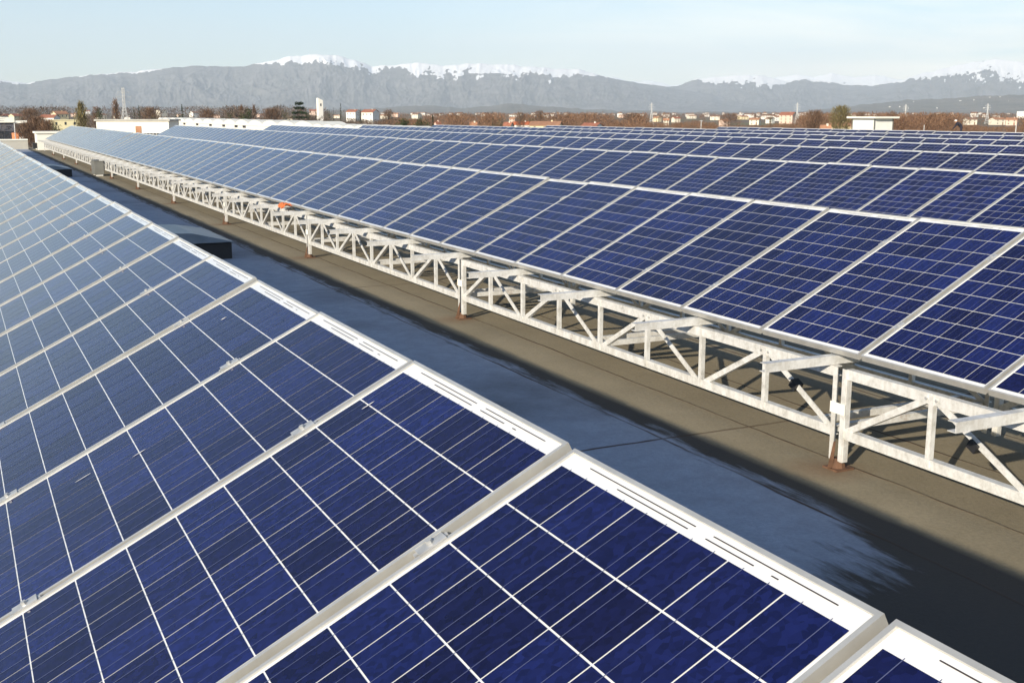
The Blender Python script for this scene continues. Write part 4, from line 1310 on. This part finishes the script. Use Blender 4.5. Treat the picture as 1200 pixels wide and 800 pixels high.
T('bare', 955, 129.5, 26, 420, 'bare tree clump right of the third pylon, lower one', 'bare_tree')
T('bud', 985, 124.5, 26, 430, 'hazy olive tree rising left of the hut', 'bare_tree')
T('round', 622, 136.5, 9, 480, 'dark tree beside the roof of the white farm wing', 'evergreen_tree')
T('bare', 740, 132.5, 30, 600, 'broad reddish bare tree left of the second pylon', 'bare_tree')
T('bare', 855, 133, 26, 640, 'reddish bare tree behind the yellow pair of houses', 'bare_tree')
T('bare', 1100, 133, 34, 600, 'wide reddish bare tree left of the bending person', 'bare_tree')
T('bare', 1010, 131.5, 18, 430, 'bare tree just behind the hut roof', 'bare_tree')
T('bare', 1046, 130.5, 14, 440, 'bare tree right of the hut roof', 'bare_tree')

T('bare', 176, 126.5, 20, 520, 'wide bare tree between the tallest pylon and the cream block', 'bare_tree')
T('round', 181, 130, 10, 430, 'dusky green tree just left of the cream block', 'evergreen_tree')
T('bare', 243, 128, 22, 500, 'bare tree right of the small evergreen above the factory', 'bare_tree')
T('round', 268, 130.5, 13, 430, 'olive tree left of the broad round tree', 'evergreen_tree')
T('bare', 318, 127.5, 24, 480, 'wide bare tree left of the big cedar', 'bare_tree')
T('round', 334, 129.5, 12, 430, 'low dark tree at the left foot of the big cedar', 'evergreen_tree')
T('round', 361, 127.5, 9, 420, 'dark tree between the big cedar and the white tower', 'evergreen_tree')
T('bare', 113, 126, 12, 470, 'grey bare tree right of the narrow white house', 'bare_tree')
T('bare', 35, 128, 26, 520, 'broad grey bare tree on the skyline at far left', 'bare_tree')

def woods():
    rng = np.random.default_rng(5)
    for nm, u0, u1, N, mat, lab in (('winter_woods', -70, 470, 2300, M_WOOD2, 'dull grey brown mass of bare woods, left half of the plain'),
                                   ('winter_woods', 440, 1270, 3700, M_WOOD, 'reddish brown mass of bare woods, right half of the plain')):
        u = rng.uniform(u0, u1, N)
        d = 1/rng.uniform(1/5200, 1/400, N)
        far = rng.random(N) < 0.25
        d[far] = rng.uniform(1500, 6500, far.sum())
        qs = []
        for k in range(N):
            p = at(float(u[k]), float(d[k])); s_ = mpp(float(u[k]), float(d[k]))
            lift = (9.0 if u[k] < 330 else 9.0-8.0*min(1, (u[k]-330)/150)) if u0 < 0 else 1.0
            top = CAMZ + s_*(lift-abs(rng.normal(0, 2.8)))
            for a, b, c, vt in HOUSES:                 # gardens in front of a house grow low
                if d[k] < c+15 and abs(u[k]-a) < b+4.0/s_:
                    top = min(top, CAMZ-s_*(vt+1.3*b-131.4))
            if top < 2.5: continue
            h = float(np.clip(top, 2.5, (13.5 if d[k] < 600 else 18) if d[k] < 1500 else 26))*rng.uniform(0.8, 1.0)
            w = h*rng.uniform(0.8, 1.5)
            n = 80 if d[k] < 900 else (50 if d[k] < 1800 else 30)
            q = bare_crown(h, w, n, rng, tw=0.085*(1.0 if d[k] < 900 else 1.7), base=0.05)
            qs.append(q+np.array([p.x, p.y, 0]))
        tag(put(nm, cards_mesh(nm, np.concatenate(qs), mat)), lab, 'woods', kind='stuff')
    # tiny pale specks of villages far off and on the foothill slopes
    mb = MB()
    for k in range(120):
        if k < 120:
            uu = rng.uniform(420, 1230); dd = rng.uniform(1500, 5500); z = 0
        else:
            uu = rng.uniform(1000, 1230); dd = 9300; z = None
        p = at(float(uu), float(dd)); s = rng.uniform(4, 9)*(1 if z == 0 else 2.0)
        hh = rng.uniform(5, 10)*(1 if z == 0 else 1.2)
        zz = 0.0 if z == 0 else float(rng.uniform(30, 62))
        a = rng.uniform(0, 3.14)
        M = Matrix.Translation((p.x, p.y, zz)) @ Matrix.Rotation(a, 4, 'Z')
        if z is None: continue
        mb.box(-s, s, -s*0.6, s*0.6, 0, hh*0.7, 0, M)
        vs = [M @ Vector(v) for v in ((-s-0.4, -s*0.6-0.4, hh*0.7), (s+0.4, -s*0.6-0.4, hh*0.7), (s+0.4, s*0.6+0.4, hh*0.7), (-s-0.4, s*0.6+0.4, hh*0.7), (-s-0.4, 0, hh), (s+0.4, 0, hh))]
        mb.add(vs, [(0, 1, 5, 4), (2, 3, 4, 5), (0, 4, 3), (1, 2, 5)], 1)
    from mathutils.bvhtree import BVHTree
    bv = BVHTree.FromObject(bpy.data.objects['foothills'], bpy.context.evaluated_depsgraph_get())
    for k in range(18):
        uu, vv = rng.uniform(985, 1215), rng.uniform(112, 129)
        hit = bv.ray_cast(EYE, ray(float(uu), float(vv)).normalized())[0]
        if hit is None: continue
        s = rng.uniform(4, 8); hh = rng.uniform(6, 10)
        M = Matrix.Translation((hit.x, hit.y, hit.z-4)) @ Matrix.Rotation(rng.uniform(0, 3.14), 4, 'Z')
        mb.box(-s, s, -s*0.6, s*0.6, 0, hh, 0, M)
    tag(mb.build('distant_village', [wallmat(WHT), roofmat(BRN)]), 'sprinkle of tiny pale houses far out on the plain', 'village', kind='stuff')
woods()

# ------------------------------------------------------------------ haze
def haze():
    mb = MB()
    mb.box(-6000, 26000, -6000, 31500, -8, 2000)
    m = bpy.data.materials.new('haze'); m.use_nodes = True
    n, l = m.node_tree.nodes, m.node_tree.links
    n.clear()
    out = n.new('ShaderNodeOutputMaterial'); pv = n.new('ShaderNodeVolumePrincipled')
    pv.inputs['Color'].default_value = (0.80, 0.90, 1.0, 1)
    pv.inputs['Density'].default_value = HAZE_DENSITY
    pv.inputs['Anisotropy'].default_value = 0.0
    l.new(pv.outputs[0], out.inputs['Volume'])
    o = mb.build('haze', m)
    tag(o, kind='stuff')
haze()
